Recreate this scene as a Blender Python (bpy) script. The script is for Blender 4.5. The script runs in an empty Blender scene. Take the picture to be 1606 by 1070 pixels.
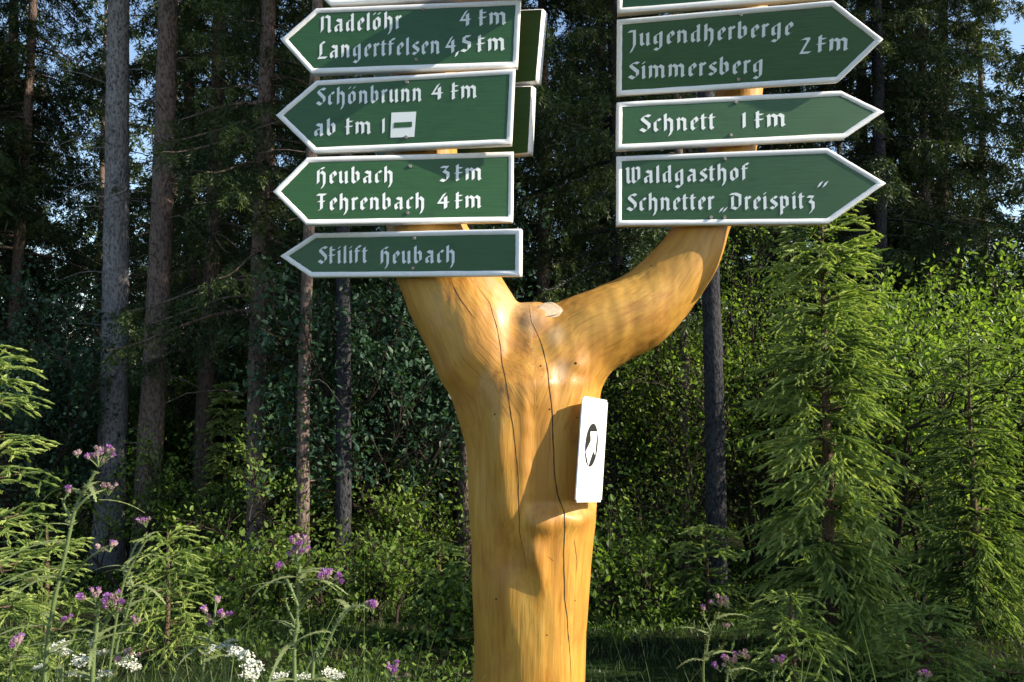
import bpy, bmesh, math, random
import numpy as np
from mathutils import Vector, Matrix, noise
from mathutils.geometry import delaunay_2d_cdt
from mathutils.bvhtree import BVHTree

random.seed(7)
R = np.random.default_rng(7)
rad = math.radians
sc = bpy.context.scene
COL = sc.collection

# ------------------------------------------------------------------ camera, sky, sun, exposure
F, CX, CY, PITCH, CAMZ = 1160.0, 803.0, 535.0, rad(2.2), 1.6
cd = bpy.data.cameras.new('camera')
cam = bpy.data.objects.new('camera', cd)
COL.objects.link(cam)
cam.location = (0, 0, CAMZ)
cam.rotation_euler = (rad(90) + PITCH, 0, 0)
cd.sensor_width = 36
cd.lens = 36 * F / 1606
cd.clip_start, cd.clip_end = 0.05, 3000
sc.camera = cam

SUN_EL, SUN_B = rad(30), rad(12)            # sun to the right, a little on the camera's side
sun_to = Vector((math.cos(SUN_EL) * math.cos(SUN_B), -math.cos(SUN_EL) * math.sin(SUN_B), math.sin(SUN_EL)))
w = bpy.data.worlds.new('World')
sc.world = w
w.use_nodes = True
nt = w.node_tree
nt.nodes.clear()
sky = nt.nodes.new('ShaderNodeTexSky')
sky.sky_type = 'NISHITA'
sky.sun_disc = False
sky.sun_elevation = SUN_EL
sky.sun_rotation = math.atan2(sun_to.x, sun_to.y)
sky.air_density, sky.dust_density = 1.0, 0.6
bg = nt.nodes.new('ShaderNodeBackground')
bg.inputs[1].default_value = 0.13
wo = nt.nodes.new('ShaderNodeOutputWorld')
nt.links.new(sky.outputs[0], bg.inputs[0])
nt.links.new(bg.outputs[0], wo.inputs[0])
sl = bpy.data.lights.new('sun', 'SUN')
sl.energy = 5.0
sl.angle = rad(0.5)
sl.color = (1.0, 0.90, 0.74)
so = bpy.data.objects.new('sun', sl)
COL.objects.link(so)
so.rotation_euler = (-sun_to).to_track_quat('-Z', 'Y').to_euler()
so.location = (20, -8, 15)
sc.view_settings.view_transform = 'Standard'
sc.view_settings.look = 'None'
sc.view_settings.exposure = 1.0
sc.view_settings.gamma = 1
sc.view_settings.use_curve_mapping = False
sc.cycles.max_bounces = 6
sc.cycles.diffuse_bounces = 3
sc.cycles.transmission_bounces = 4
sc.cycles.use_denoising = True

# ------------------------------------------------------------------ helpers
FWD = Vector((0, math.cos(PITCH), math.sin(PITCH)))
UP = Vector((0, -math.sin(PITCH), math.cos(PITCH)))
EYE = Vector((0, 0, CAMZ))

def ray(px, py):
    return FWD + Vector((1, 0, 0)) * ((px - CX) / F) + UP * (-(py - CY) / F)

def P(px, py, D):
    """point of the place seen at photograph pixel (px, py), D metres in front"""
    d = ray(px, py)
    return EYE + d * (D / d.y)

def ground_z(x, y):
    t = min(max((y - 2.6) / 6.5, 0), 1)
    t = t * t * (3 - 2 * t)
    z = -0.85 * t
    if y > 16:
        z -= (y - 16) * 0.035
    n = noise.noise(Vector((x * 0.45, y * 0.45, 3))) * 0.13 + noise.noise(Vector((x * 1.3, y * 1.3, 9))) * 0.04
    return z + n * min(1, max(0.15, (y - 1) / 4))

def tag(o, label=None, cat=None, group=None, kind=None):
    if label: o['label'] = label
    if cat: o['category'] = cat
    if group: o['group'] = group
    if kind: o['kind'] = kind
    return o

def empty(name, loc, rz=0.0):
    o = bpy.data.objects.new(name, None)
    o.empty_display_size = 0.1
    COL.objects.link(o)
    o.location = loc
    o.rotation_euler = (0, 0, rz)
    return o

def link(name, me, parent=None, mats=()):
    o = bpy.data.objects.new(name, me)
    COL.objects.link(o)
    for m in mats:
        me.materials.append(m)
    if parent:
        o.parent = parent
    return o

def quad_mesh(name, V, Q, var=None, smooth=False):
    """mesh from vertex array and quad index array"""
    V = np.ascontiguousarray(V, dtype=np.float32)
    Q = np.ascontiguousarray(Q, dtype=np.int32)
    me = bpy.data.meshes.new(name)
    me.vertices.add(len(V))
    me.vertices.foreach_set('co', V.ravel())
    me.loops.add(Q.size)
    me.loops.foreach_set('vertex_index', Q.ravel())
    me.polygons.add(len(Q))
    me.polygons.foreach_set('loop_start', np.arange(len(Q), dtype=np.int32) * 4)
    if smooth:
        me.polygons.foreach_set('use_smooth', np.ones(len(Q), dtype=bool))
    if var is not None:
        a = me.attributes.new('var', 'FLOAT', 'FACE')
        a.data.foreach_set('value', np.asarray(var, dtype=np.float32))
    me.update(calc_edges=True)
    return me

class Soup:
    """collects quads as (n,4,3) arrays with a shade value each"""
    def __init__(s): s.q, s.v = [], []
    def add(s, quads, var):
        if len(quads) == 0: return
        s.q.append(np.asarray(quads, dtype=np.float32))
        s.v.append(np.broadcast_to(np.asarray(var, dtype=np.float32), (len(quads),)))
    def arrays(s):
        return np.concatenate(s.q), np.concatenate(s.v)
    def mesh(s, name):
        q, v = s.arrays()
        return quad_mesh(name, q.reshape(-1, 3), np.arange(len(q) * 4).reshape(-1, 4), v)

def unit(a):
    n = np.linalg.norm(a, axis=-1, keepdims=True)
    return a / np.maximum(n, 1e-9)

def blades(base, d, side, L, W, mid=0.4):
    """lance shaped quads"""
    L = np.asarray(L)[..., None]; W = np.asarray(W)[..., None]
    m = base + d * L * mid
    return np.stack([base, m + side * W * .5, base + d * L, m - side * W * .5], 1)

def tube_arrays(path, radii, n=6, wob=0.0, cap=True):
    path = [Vector(p) for p in path]
    V, Q = [], []
    prev = None
    for i, p in enumerate(path):
        t = (path[min(i + 1, len(path) - 1)] - path[max(i - 1, 0)]).normalized()
        if prev is None:
            a = Vector((0, 0, 1)) if abs(t.z) < .9 else Vector((1, 0, 0))
            u = t.cross(a).normalized()
        else:
            u = (prev - t * prev.dot(t)).normalized()
        prev = u
        v = t.cross(u)
        r = radii[i] if hasattr(radii, '__len__') else radii
        for k in range(n):
            th = 2 * math.pi * k / n
            q = u * math.cos(th) + v * math.sin(th)
            rr = r
            if wob:
                rr = r * (1 + wob * noise.noise((p + q * r) * 6.0))
            V.append(p + q * rr)
    for i in range(len(path) - 1):
        for k in range(n):
            a, b = i * n + k, i * n + (k + 1) % n
            Q.append((a, b, b + n, a + n))
    return np.array([tuple(v) for v in V], dtype=np.float32), np.array(Q, dtype=np.int32)

class Tubes:
    def __init__(s): s.V, s.Q, s.n = [], [], 0
    def add(s, path, radii, n=6, wob=0.0):
        v, q = tube_arrays(path, radii, n, wob)
        s.V.append(v); s.Q.append(q + s.n); s.n += len(v)
    def mesh(s, name, smooth=True):
        return quad_mesh(name, np.concatenate(s.V), np.concatenate(s.Q), smooth=smooth)

# ------------------------------------------------------------------ materials
def mat(name):
    m = bpy.data.materials.new(name)
    m.use_nodes = True
    t = m.node_tree
    t.nodes.clear()
    out = t.nodes.new('ShaderNodeOutputMaterial')
    b = t.nodes.new('ShaderNodeBsdfPrincipled')
    t.links.new(b.outputs[0], out.inputs[0])
    return m, t, b, out

def nd(t, typ, **kw):
    n = t.nodes.new(typ)
    for k, v in kw.items():
        if k in n.inputs.keys() if isinstance(k, str) else False:
            n.inputs[k].default_value = v
        else:
            setattr(n, k, v)
    return n

def ramp(t, stops):
    n = t.nodes.new('ShaderNodeValToRGB')
    el = n.color_ramp.elements
    while len(el) < len(stops):
        el.new(.5)
    for e, (p, c) in zip(el, stops):
        e.position = p
        e.color = (*c, 1)
    return n

def coords(t, scale, kind='Object'):
    tc = t.nodes.new('ShaderNodeTexCoord')
    mp = t.nodes.new('ShaderNodeMapping')
    mp.inputs['Scale'].default_value = scale
    t.links.new(tc.outputs[kind], mp.inputs[0])
    return mp

def noise_n(t, vec, scale, detail=5, rough=.55, dist=0.0):
    n = t.nodes.new('ShaderNodeTexNoise')
    n.inputs['Scale'].default_value = scale
    n.inputs['Detail'].default_value = detail
    n.inputs['Roughness'].default_value = rough
    n.inputs['Distortion'].default_value = dist
    t.links.new(vec.outputs[0], n.inputs['Vector'])
    return n

def bump(t, b, h, strength, dist):
    n = t.nodes.new('ShaderNodeBump')
    n.inputs['Strength'].default_value = strength
    n.inputs['Distance'].default_value = dist
    t.links.new(h, n.inputs['Height'])
    t.links.new(n.outputs[0], b.inputs['Normal'])
    return n

def leaf_mat(name, stops, trans=0.3, rough=.5, tint=(1.25, 1.35, .55)):
    m, t, b, out = mat(name)
    at = t.nodes.new('ShaderNodeAttribute')
    at.attribute_name = 'var'
    r = ramp(t, stops)
    t.links.new(at.outputs['Fac'], r.inputs[0])
    t.links.new(r.outputs[0], b.inputs['Base Color'])
    b.inputs['Roughness'].default_value = rough
    b.inputs['Specular IOR Level'].default_value = .35
    tr = t.nodes.new('ShaderNodeBsdfTranslucent')
    mx = t.nodes.new('ShaderNodeMix'); mx.data_type = 'RGBA'; mx.blend_type = 'MULTIPLY'
    mx.inputs[0].default_value = 1
    mx.inputs[7].default_value = (*tint, 1)
    t.links.new(r.outputs[0], mx.inputs[6])
    t.links.new(mx.outputs[2], tr.inputs[0])
    ms = t.nodes.new('ShaderNodeMixShader')
    ms.inputs[0].default_value = trans
    t.links.new(b.outputs[0], ms.inputs[1])
    t.links.new(tr.outputs[0], ms.inputs[2])
    t.links.new(ms.outputs[0], out.inputs[0])
    return m

def plain(name, col, rough=.6, spec=.4):
    m, t, b, o = mat(name)
    b.inputs['Base Color'].default_value = (*col, 1)
    b.inputs['Roughness'].default_value = rough
    b.inputs['Specular IOR Level'].default_value = spec
    return m

def bark_mat(name, dark, mid, light, scale=1.0, lichen=None):
    m, t, b, o = mat(name)
    v = coords(t, (9 * scale, 9 * scale, 4 * scale))
    n1 = noise_n(t, v, 3.2, 8, .7, .3)
    vo = t.nodes.new('ShaderNodeTexVoronoi'); vo.inputs['Scale'].default_value = 5.0
    t.links.new(v.outputs[0], vo.inputs['Vector'])
    ad = t.nodes.new('ShaderNodeMath'); ad.operation = 'MULTIPLY_ADD'
    ad.inputs[1].default_value = .45
    t.links.new(vo.outputs['Distance'], ad.inputs[0]); 
    sb = t.nodes.new('ShaderNodeMath'); sb.operation = 'SUBTRACT'; sb.inputs[1].default_value = .14
    t.links.new(n1.outputs[0], sb.inputs[0])
    t.links.new(sb.outputs[0], ad.inputs[2])
    r = ramp(t, [(.32, dark), (.5, mid), (.68, light)])
    t.links.new(ad.outputs[0], r.inputs[0])
    last = r.outputs[0]
    v2 = coords(t, (1, 1, .7))
    n2 = noise_n(t, v2, 1.6, 3)
    mx = t.nodes.new('ShaderNodeMix'); mx.data_type = 'RGBA'
    r2 = ramp(t, [(.45, (0, 0, 0)), (.68, (.6, .6, .6))])
    t.links.new(n2.outputs[0], r2.inputs[0])
    t.links.new(r2.outputs[0], mx.inputs[0])
    t.links.new(last, mx.inputs[6])
    mx.inputs[7].default_value = (*(lichen or mid), 1)
    t.links.new(mx.outputs[2], b.inputs['Base Color'])
    b.inputs['Roughness'].default_value = .9
    b.inputs['Specular IOR Level'].default_value = .2
    bump(t, b, ad.outputs[0], .9, .03)
    return m

M = {}
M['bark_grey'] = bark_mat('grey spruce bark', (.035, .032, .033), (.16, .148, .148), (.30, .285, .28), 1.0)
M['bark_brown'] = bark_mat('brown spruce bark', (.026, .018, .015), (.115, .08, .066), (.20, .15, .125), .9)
M['bark_dark'] = bark_mat('shaded spruce bark', (.008, .008, .010), (.027, .026, .030), (.055, .054, .058), 1.0)  # spruce bark darkened, the shade on these trunks put into the colour
M['bark_thin'] = bark_mat('young stem bark', (.03, .02, .013), (.11, .07, .045), (.2, .14, .09), 3.0)
M['needle_old'] = leaf_mat('old spruce needles', [(0, (.014, .028, .012)), (.5, (.036, .062, .018)), (1, (.10, .13, .035))], .28)
M['needle_young'] = leaf_mat('young spruce needles', [(0, (.028, .052, .018)), (.42, (.055, .10, .03)), (.72, (.22, .30, .075)), (1, (.48, .54, .18))], .38)
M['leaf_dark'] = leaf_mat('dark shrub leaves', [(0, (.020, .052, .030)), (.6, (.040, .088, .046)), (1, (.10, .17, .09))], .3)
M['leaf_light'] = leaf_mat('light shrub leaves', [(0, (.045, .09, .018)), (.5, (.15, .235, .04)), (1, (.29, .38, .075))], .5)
M['grass'] = leaf_mat('grass blades', [(0, (.03, .065, .015)), (.6, (.08, .13, .03)), (1, (.20, .22, .08))], .3)
M['stem_dark'] = bark_mat('dark shrub stem bark', (.012, .009, .008), (.035, .026, .02), (.07, .055, .04), 3.0)
M['thistle_green'] = leaf_mat('thistle green', [(0, (.14, .19, .07)), (1, (.32, .36, .17))], .2)
M['thistle_purple'] = leaf_mat('thistle purple', [(0, (.30, .10, .36)), (1, (.55, .27, .60))], .35, tint=(1, .8, 1.1))
M['thistle_bud'] = leaf_mat('thistle bud', [(0, (.20, .12, .14)), (1, (.42, .30, .30))], .15, tint=(1, 1, 1))
M['white_petal'] = leaf_mat('white petals', [(0, (.62, .64, .52)), (1, (.85, .86, .78))], .3, tint=(1, 1, .9))

# painted sign green with brush grain
m, t, b, o = mat('green sign paint')
v = coords(t, (3, 3, 60))
n1 = noise_n(t, v, 3, 6, .6)
r = ramp(t, [(.3, (.016, .070, .018)), (.7, (.026, .099, .027))])
t.links.new(n1.outputs[0], r.inputs[0])
v2 = coords(t, (5, 5, 9))
n2 = noise_n(t, v2, 1.5, 8, .72, .4)
r2 = ramp(t, [(.35, (.78, .80, .82)), (.5, (1, 1, 1)), (.72, (1.0, 1.0, 1.0)), (.80, (1.7, 1.5, 1.6))])
mx = t.nodes.new('ShaderNodeMix'); mx.data_type = 'RGBA'; mx.blend_type = 'MULTIPLY'; mx.inputs[0].default_value = 1
t.links.new(r.outputs[0], mx.inputs[6]); t.links.new(n2.outputs[0], r2.inputs[0]); t.links.new(r2.outputs[0], mx.inputs[7])
t.links.new(mx.outputs[2], b.inputs['Base Color'])
b.inputs['Roughness'].default_value = .42
bump(t, b, n1.outputs[0], .25, .002)
M['sign_green'] = m
m, t, b, o = mat('white sign paint')
v = coords(t, (14, 14, 14))
n1 = noise_n(t, v, 2.5, 6, .65)
n2 = noise_n(t, v, 20, 3, .6)
r = ramp(t, [(.22, (.46, .44, .40)), (.34, (.76, .75, .73)), (.7, (.84, .83, .82))])
t.links.new(n1.outputs[0], r.inputs[0])
t.links.new(r.outputs[0], b.inputs['Base Color'])
b.inputs['Roughness'].default_value = .5
bump(t, b, n2.outputs[0], .3, .0015)
M['sign_white'] = m
M['letter_white'] = plain('lettering paint', (.74, .78, .78), .5)
M['plate_white'] = plain('white plate enamel', (.82, .82, .80), .35)
M['plate_black'] = plain('black plate print', (.02, .02, .022), .4)
m, t, b, o = mat('rusty screw steel')
b.inputs['Metallic'].default_value = .8
b.inputs['Roughness'].default_value = .45
v = coords(t, (200, 200, 200))
n1 = noise_n(t, v, 1.5, 3)
r = ramp(t, [(.4, (.16, .09, .05)), (.6, (.45, .43, .40))])
t.links.new(n1.outputs[0], r.inputs[0]); t.links.new(r.outputs[0], b.inputs['Base Color'])
M['screw'] = m

# oiled, peeled timber of the post
m, t, b, o = mat('oiled peeled timber')
def grain(scale):
    at_ = t.nodes.new('ShaderNodeAttribute'); at_.attribute_name = 'grain'
    mp = t.nodes.new('ShaderNodeMapping'); mp.inputs['Scale'].default_value = scale
    t.links.new(at_.outputs['Vector'], mp.inputs[0])
    return mp
v = grain((4, 4, .7))
n1 = noise_n(t, v, 2.4, 6, .55, .5)
v2 = grain((60, 60, 3.0))
n2 = noise_n(t, v2, 1.6, 5, .6, .4)
v3 = grain((4, 4, 2.2))
n3 = noise_n(t, v3, 1.5, 7, .68, .8)
r1 = ramp(t, [(.24, (.32, .135, .020)), (.45, (.475, .235, .037)), (.60, (.52, .28, .048)), (.8, (.62, .39, .09))])
t.links.new(n1.outputs[0], r1.inputs[0])
mx = t.nodes.new('ShaderNodeMix'); mx.data_type = 'RGBA'; mx.blend_type = 'MULTIPLY'
mx.inputs[0].default_value = .6
r2 = ramp(t, [(.30, (.52, .40, .28)), (.48, (.92, .88, .82)), (.62, (1, 1, 1))])
t.links.new(n2.outputs[0], r2.inputs[0])
t.links.new(r1.outputs[0], mx.inputs[6]); t.links.new(r2.outputs[0], mx.inputs[7])
mx2 = t.nodes.new('ShaderNodeMix'); mx2.data_type = 'RGBA'
r3 = ramp(t, [(.50, (0, 0, 0)), (.64, (.7, .7, .7))])
t.links.new(n3.outputs[0], r3.inputs[0]); t.links.new(r3.outputs[0], mx2.inputs[0])
t.links.new(mx.outputs[2], mx2.inputs[6]); mx2.inputs[7].default_value = (.36, .15, .028, 1)
# greyish scar near the fork
at = t.nodes.new('ShaderNodeAttribute'); at.attribute_name = 'scar'
mx3 = t.nodes.new('ShaderNodeMix'); mx3.data_type = 'RGBA'
t.links.new(at.outputs['Fac'], mx3.inputs[0]); t.links.new(mx2.outputs[2], mx3.inputs[6])
mx3.inputs[7].default_value = (.46, .36, .25, 1)
t.links.new(mx3.outputs[2], b.inputs['Base Color'])
rr_ = ramp(t, [(.35, (.40, .40, .40)), (.65, (.62, .62, .62))]); t.links.new(n2.outputs[0], rr_.inputs[0]); t.links.new(rr_.outputs[0], b.inputs['Roughness'])
b.inputs['Specular IOR Level'].default_value = .4
b.inputs['Coat Weight'].default_value = .12
b.inputs['Coat Roughness'].default_value = .3
ad = t.nodes.new('ShaderNodeMath'); ad.operation = 'MULTIPLY_ADD'; ad.inputs[1].default_value = .5
t.links.new(n2.outputs[0], ad.inputs[0]); t.links.new(n1.outputs[0], ad.inputs[2])
bump(t, b, ad.outputs[0], .4, .008)
M['timber'] = m
M['timber_crack'] = plain('timber crack', (.035, .018, .008), .9)
M['timber_cut'] = None
m, t, b, o = mat('weathered cut timber')
v = coords(t, (30, 30, 30))
n1 = noise_n(t, v, 2, 5)
r = ramp(t, [(.3, (.46, .33, .20)), (.7, (.66, .52, .36))])
t.links.new(n1.outputs[0], r.inputs[0]); t.links.new(r.outputs[0], b.inputs['Base Color'])
b.inputs['Roughness'].default_value = .7
M['timber_cut'] = m

# forest floor
m, t, b, o = mat('forest floor')
v = coords(t, (1, 1, 1))
n1 = noise_n(t, v, 1.3, 6, .65)
n2 = noise_n(t, v, 14, 6, .7)
r = ramp(t, [(.35, (.022, .017, .011)), (.5, (.024, .03, .012)), (.65, (.03, .055, .016))])
t.links.new(n1.outputs[0], r.inputs[0]); t.links.new(r.outputs[0], b.inputs['Base Color'])
b.inputs['Roughness'].default_value = 1
b.inputs['Specular IOR Level'].default_value = .05
bump(t, b, n2.outputs[0], 1.0, .06)
M['floor'] = m
M['hill'] = plain('distant wooded hill', (.05, .09, .07), .9)

# ------------------------------------------------------------------ setting: ground and hills
def build_ground():
    xs = np.concatenate([[-400, -200, -90, -45], np.linspace(-26, 26, 131), [45, 90, 200, 400]])
    ys = np.concatenate([[-60, -25, -10, -4], np.linspace(-1, 24, 101), [30, 40, 55, 80, 130, 220, 400, 700]])
    V = np.array([(x, y, ground_z(x, y) if y < 60 else ground_z(x, 60) - (y - 60) * .05) for y in ys for x in xs])
    nx = len(xs)
    Q = [(j * nx + i, j * nx + i + 1, (j + 1) * nx + i + 1, (j + 1) * nx + i) for j in range(len(ys) - 1) for i in range(nx - 1)]
    o = link('ground', quad_mesh('ground', V, Q, smooth=True), mats=[M['floor']])
    tag(o, kind='structure')
    # a far wooded ridge seen through gaps
    V, Q = [], []
    n = 80
    for i in range(n + 1):
        a = -1.2 + 2.4 * i / n
        for k, (d, h) in enumerate(((420, -45), (520, -6), (640, 10), (800, -40))):
            hh = h + (14 * noise.noise(Vector((i * .13, k, 1))) if k in (1, 2) else 0)
            V.append((math.sin(a) * d, math.cos(a) * d, hh))
    for i in range(n):
        for k in range(3):
            a = i * 4 + k
            Q.append((a, a + 4, a + 5, a + 1))
    o = link('hills', quad_mesh('hills', np.array(V), Q, smooth=True), mats=[M['hill']])
    tag(o, kind='structure')
build_ground()

# ------------------------------------------------------------------ the forked timber post
DP = 2.45                                    # distance of its axis
def px_m(D): return D / F

def build_post():
    k = px_m(DP)
    bm = bmesh.new()
    def chain(pts, n=40):
        """pts: (px, py, half width px, depth factor, depth offset m)"""
        path = [P(p[0], p[1], DP + (p[4] if len(p) > 4 else 0)) for p in pts]
        # smooth resample
        dense, rr, df = [], [], []
        for i in range(len(path) - 1):
            p0, p1 = path[max(i - 1, 0)], path[i]
            p2, p3 = path[i + 1], path[min(i + 2, len(path) - 1)]
            for s in range(6):
                u = s / 6
                q = .5 * ((2 * p1) + (-p0 + p2) * u + (2 * p0 - 5 * p1 + 4 * p2 - p3) * u * u + (-p0 + 3 * p1 - 3 * p2 + p3) * u ** 3)
                dense.append(q)
                rr.append((pts[i][2] * (1 - u) + pts[i + 1][2] * u) * k)
                df.append((pts[i][3] * (1 - u) + pts[i + 1][3] * u))
        dense.append(path[-1]); rr.append(pts[-1][2] * k); df.append(pts[-1][3])
        rings = []
        for i, p in enumerate(dense):
            tg = (dense[min(i + 1, len(dense) - 1)] - dense[max(i - 1, 0)]).normalized()
            v = Vector((0, 1, 0))
            v = (v - tg * v.dot(tg)).normalized()
            u = tg.cross(v).normalized()
            ring = []
            for j in range(n):
                th = 2 * math.pi * j / n
                q = p + u * (math.cos(th) * rr[i]) + v * (math.sin(th) * rr[i] * df[i])
                ring.append(bm.verts.new(q))
            rings.append(ring)
        for a, c in zip(rings[:-1], rings[1:]):
            for j in range(n):
                bm.faces.new((a[j], a[(j + 1) % n], c[(j + 1) % n], c[j]))
        bm.faces.new(list(reversed(rings[0])))
        bm.faces.new(rings[-1])
    # trunk
    chain([(829, 1390, 92, 1), (829, 1200, 88, 1), (830, 1070, 86.5, 1), (832, 1000, 87, 1), (833, 920, 91, 1), (834, 850, 94, 1), (834, 800, 98, 1),
           (835, 740, 101, 1), (834, 680, 104, 1), (833, 630, 107, 1), (832, 600, 108, .97), (831, 570, 98, .86), (830, 540, 78, .8), (829, 510, 46, .8)])
    # left limb
    chain([(800, 690, 70, 1), (778, 600, 76, 1), (757, 550, 79, 1), (735, 500, 79, .9), (708, 450, 76, .74), (682, 400, 68, .76), (667, 350, 61, .84),
           (661, 290, 58, .86), (662, 230, 57, .88), (663, 120, 53, .94), (669, 10, 51, .96), (676, -120, 49, 1), (682, -330, 46, 1)])
    # right limb
    chain([(836, 690, 88, 1), (850, 625, 92, 1), (872, 574, 84, .95), (912, 534, 71, .95), (957, 510, 64, 1), (1000, 487, 61, 1), (1043, 451, 54, 1), (1081, 402, 47, 1),
           (1104, 350, 41, 1), (1128, 300, 38.5, 1), (1146, 240, 37.5, 1), (1158, 160, 36.5, 1), (1166, 60, 36, 1), (1171, -40, 35.5, 1), (1176, -200, 34, 1), (1180, -420, 32, 1)])
    def blob(px, py, D, rx, ry, rz, rot=0):
        mt = Matrix.Translation(P(px, py, D)) @ Matrix.Rotation(rot, 4, 'Y') @ Matrix.Diagonal((rx, ry, rz, 1))
        bmesh.ops.create_uvsphere(bm, u_segments=24, v_segments=14, radius=1, matrix=mt)
    # swelling where the grain bulges under the plate, shoulders, ridges
    blob(828, 556, DP - .01, .14, .135, .15)
    blob(838, 515, DP - .01, .13, .115, .085)
    blob(774, 560, DP - .09, .055, .07, .13, rad(-22))
    bmesh.ops.recalc_face_normals(bm, faces=bm.faces)
    me = bpy.data.meshes.new('post_raw')
    bm.to_mesh(me); bm.free()
    tmp = bpy.data.objects.new('post_raw', me)
    COL.objects.link(tmp)
    md = tmp.modifiers.new('r', 'REMESH'); md.mode = 'VOXEL'; md.voxel_size = .0085
    md = tmp.modifiers.new('s', 'SMOOTH'); md.factor = .5; md.iterations = 22
    dg = bpy.context.evaluated_depsgraph_get()
    me2 = bpy.data.meshes.new_from_object(tmp.evaluated_get(dg))
    bpy.data.objects.remove(tmp)
    me2.name = 'post_trunk'
    # hand-peeled unevenness
    n = len(me2.vertices)
    co = np.empty(n * 3, dtype=np.float32); me2.vertices.foreach_get('co', co); co = co.reshape(-1, 3)
    no = np.empty(n * 3, dtype=np.float32); me2.vertices.foreach_get('normal', no); no = no.reshape(-1, 3)
    off = np.empty(n, dtype=np.float32); scar = np.zeros(n, dtype=np.float32)
    sc_c = np.array([P(818, 462, DP - .1), P(832, 490, DP - .15), P(872, 520, DP - .16), P(880, 580, DP - .18)])
    for i in range(n):
        p = Vector(co[i])
        off[i] = .0075 * noise.noise(Vector((p.x * 7, p.y * 7, p.z * 2.2))) + .0028 * noise.noise(Vector((p.x * 26, p.y * 26, p.z * 5))) \
            + .0012 * noise.noise(Vector((p.x * 60, p.y * 60, p.z * 12)))
    for c, rr in zip(sc_c, (.07, .055, .035, .03)):
        d = np.linalg.norm((co - c) * np.array([1, .6, .8]), axis=1)
        scar = np.maximum(scar, np.clip(1.25 - d / rr, 0, 1))
    # carved swellings and hollows: (px, py, distance, radius across, radius along, height)
    for (bx, by, bd, rx_, rz_, am) in ((850, 822, DP - .2, .045, .030, .016), (900, 812, DP - .16, .04, .035, .016),
                                       (787, 700, DP - .18, .032, .15, .028), (800, 800, DP - .18, .03, .06, .014), (752, 720, DP - .14, .03, .12, -.010), (790, 930, DP - .17, .03, .12, .010),
                                       (838, 868, DP - .19, .030, .05, .018), (850, 905, DP - .19, .02, .05, .012), (800, 880, DP - .18, .03, .05, -.010),
                                       (712, 586, DP - .03, .045, .035, .012), (770, 600, DP - .16, .03, .09, .010), (880, 600, DP - .19, .03, .05, -.010), (905, 575, DP - .17, .035, .03, .010)):
        c = np.array(P(bx, by, bd))
        d = (co - c) / np.array([rx_, .10, rz_])
        off += am * np.exp(-(d ** 2).sum(1) * .9)
    # the flat cut behind the plate: a recess with a sill at its foot
    kk = px_m(DP - .2)
    lx = (co[:, 0] - P(834, 800, DP - .2).x) / kk
    lz = (P(834, 800, DP - .2).z - co[:, 2]) / kk          # in picture pixels below the sill
    sg = lambda q: 1 / (1 + np.exp(-np.clip(q, -30, 30)))
    wob = np.array([5 * noise.noise(Vector((float(q[0]) * 18, 1, float(q[2]) * 18))) for q in co])
    off -= .020 * sg((lx + 4 + wob) / 3.5) * sg(-(lz - .12 * lx + wob) / 3.2) * sg((lz + 185) / 16) * (co[:, 1] < DP - .02)
    co = co + no * off[:, None]
    me2.vertices.foreach_set('co', co.ravel())
    # coordinates along and across the grain of trunk and limbs
    paths = [[(829, 1390), (830, 1000), (834, 760), (832, 640), (800, 585), (757, 540), (708, 450), (667, 350), (662, 230), (663, 120), (676, -120), (684, -400)],
             [(829, 1390), (830, 1000), (834, 760), (834, 660), (868, 580), (912, 532), (957, 509), (1000, 487), (1045, 450), (1081, 400), (1104, 350), (1128, 300), (1146, 240), (1166, 60), (1180, -450)]]
    best = np.full(n, 1e9); gr = np.zeros((n, 3), dtype=np.float32)
    for pth in paths:
        pts = [P(x, y, DP) for x, y in pth]
        s0 = 0.0
        for a_, b_ in zip(pts[:-1], pts[1:]):
            L_ = (b_ - a_).length; t_ = (b_ - a_) / L_
            u_ = t_.cross(Vector((0, 1, 0))).normalized()
            rel = co - np.array(a_)
            al = rel @ np.array(t_); la = rel @ np.array(u_)
            dd = np.maximum(np.maximum(-al, al - L_), 0) * 3 + np.sqrt(la ** 2 + rel[:, 1] ** 2)
            k_ = dd < best
            best[k_] = dd[k_]
            gr[k_, 0] = la[k_]; gr[k_, 1] = rel[k_, 1]; gr[k_, 2] = s0 + al[k_]
            s0 += L_
    ga = me2.attributes.new('grain', 'FLOAT_VECTOR', 'POINT'); ga.data.foreach_set('vector', gr.ravel())
    a = me2.attributes.new('scar', 'FLOAT', 'POINT'); a.data.foreach_set('value', scar * .5)
    me2.polygons.foreach_set('use_smooth', np.ones(len(me2.polygons), dtype=bool))
    me2.materials.clear()
    me2.update()
    base = P(829, 1370, DP)
    root = empty('signpost', (base.x, base.y, ground_z(base.x, base.y)))
    tag(root, 'forked yellow timber post carrying the green arrow boards', 'signpost')
    o = link('trunk', me2, root, [M['timber']])
    o.location = -root.location
    bv = BVHTree.FromPolygons([Vector(c) for c in co], [tuple(p.vertices) for p in me2.polygons])
    def on_surface(px, py):
        d = ray(px, py).normalized()
        h = bv.ray_cast(EYE, d)
        return h[0], h[1]
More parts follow.
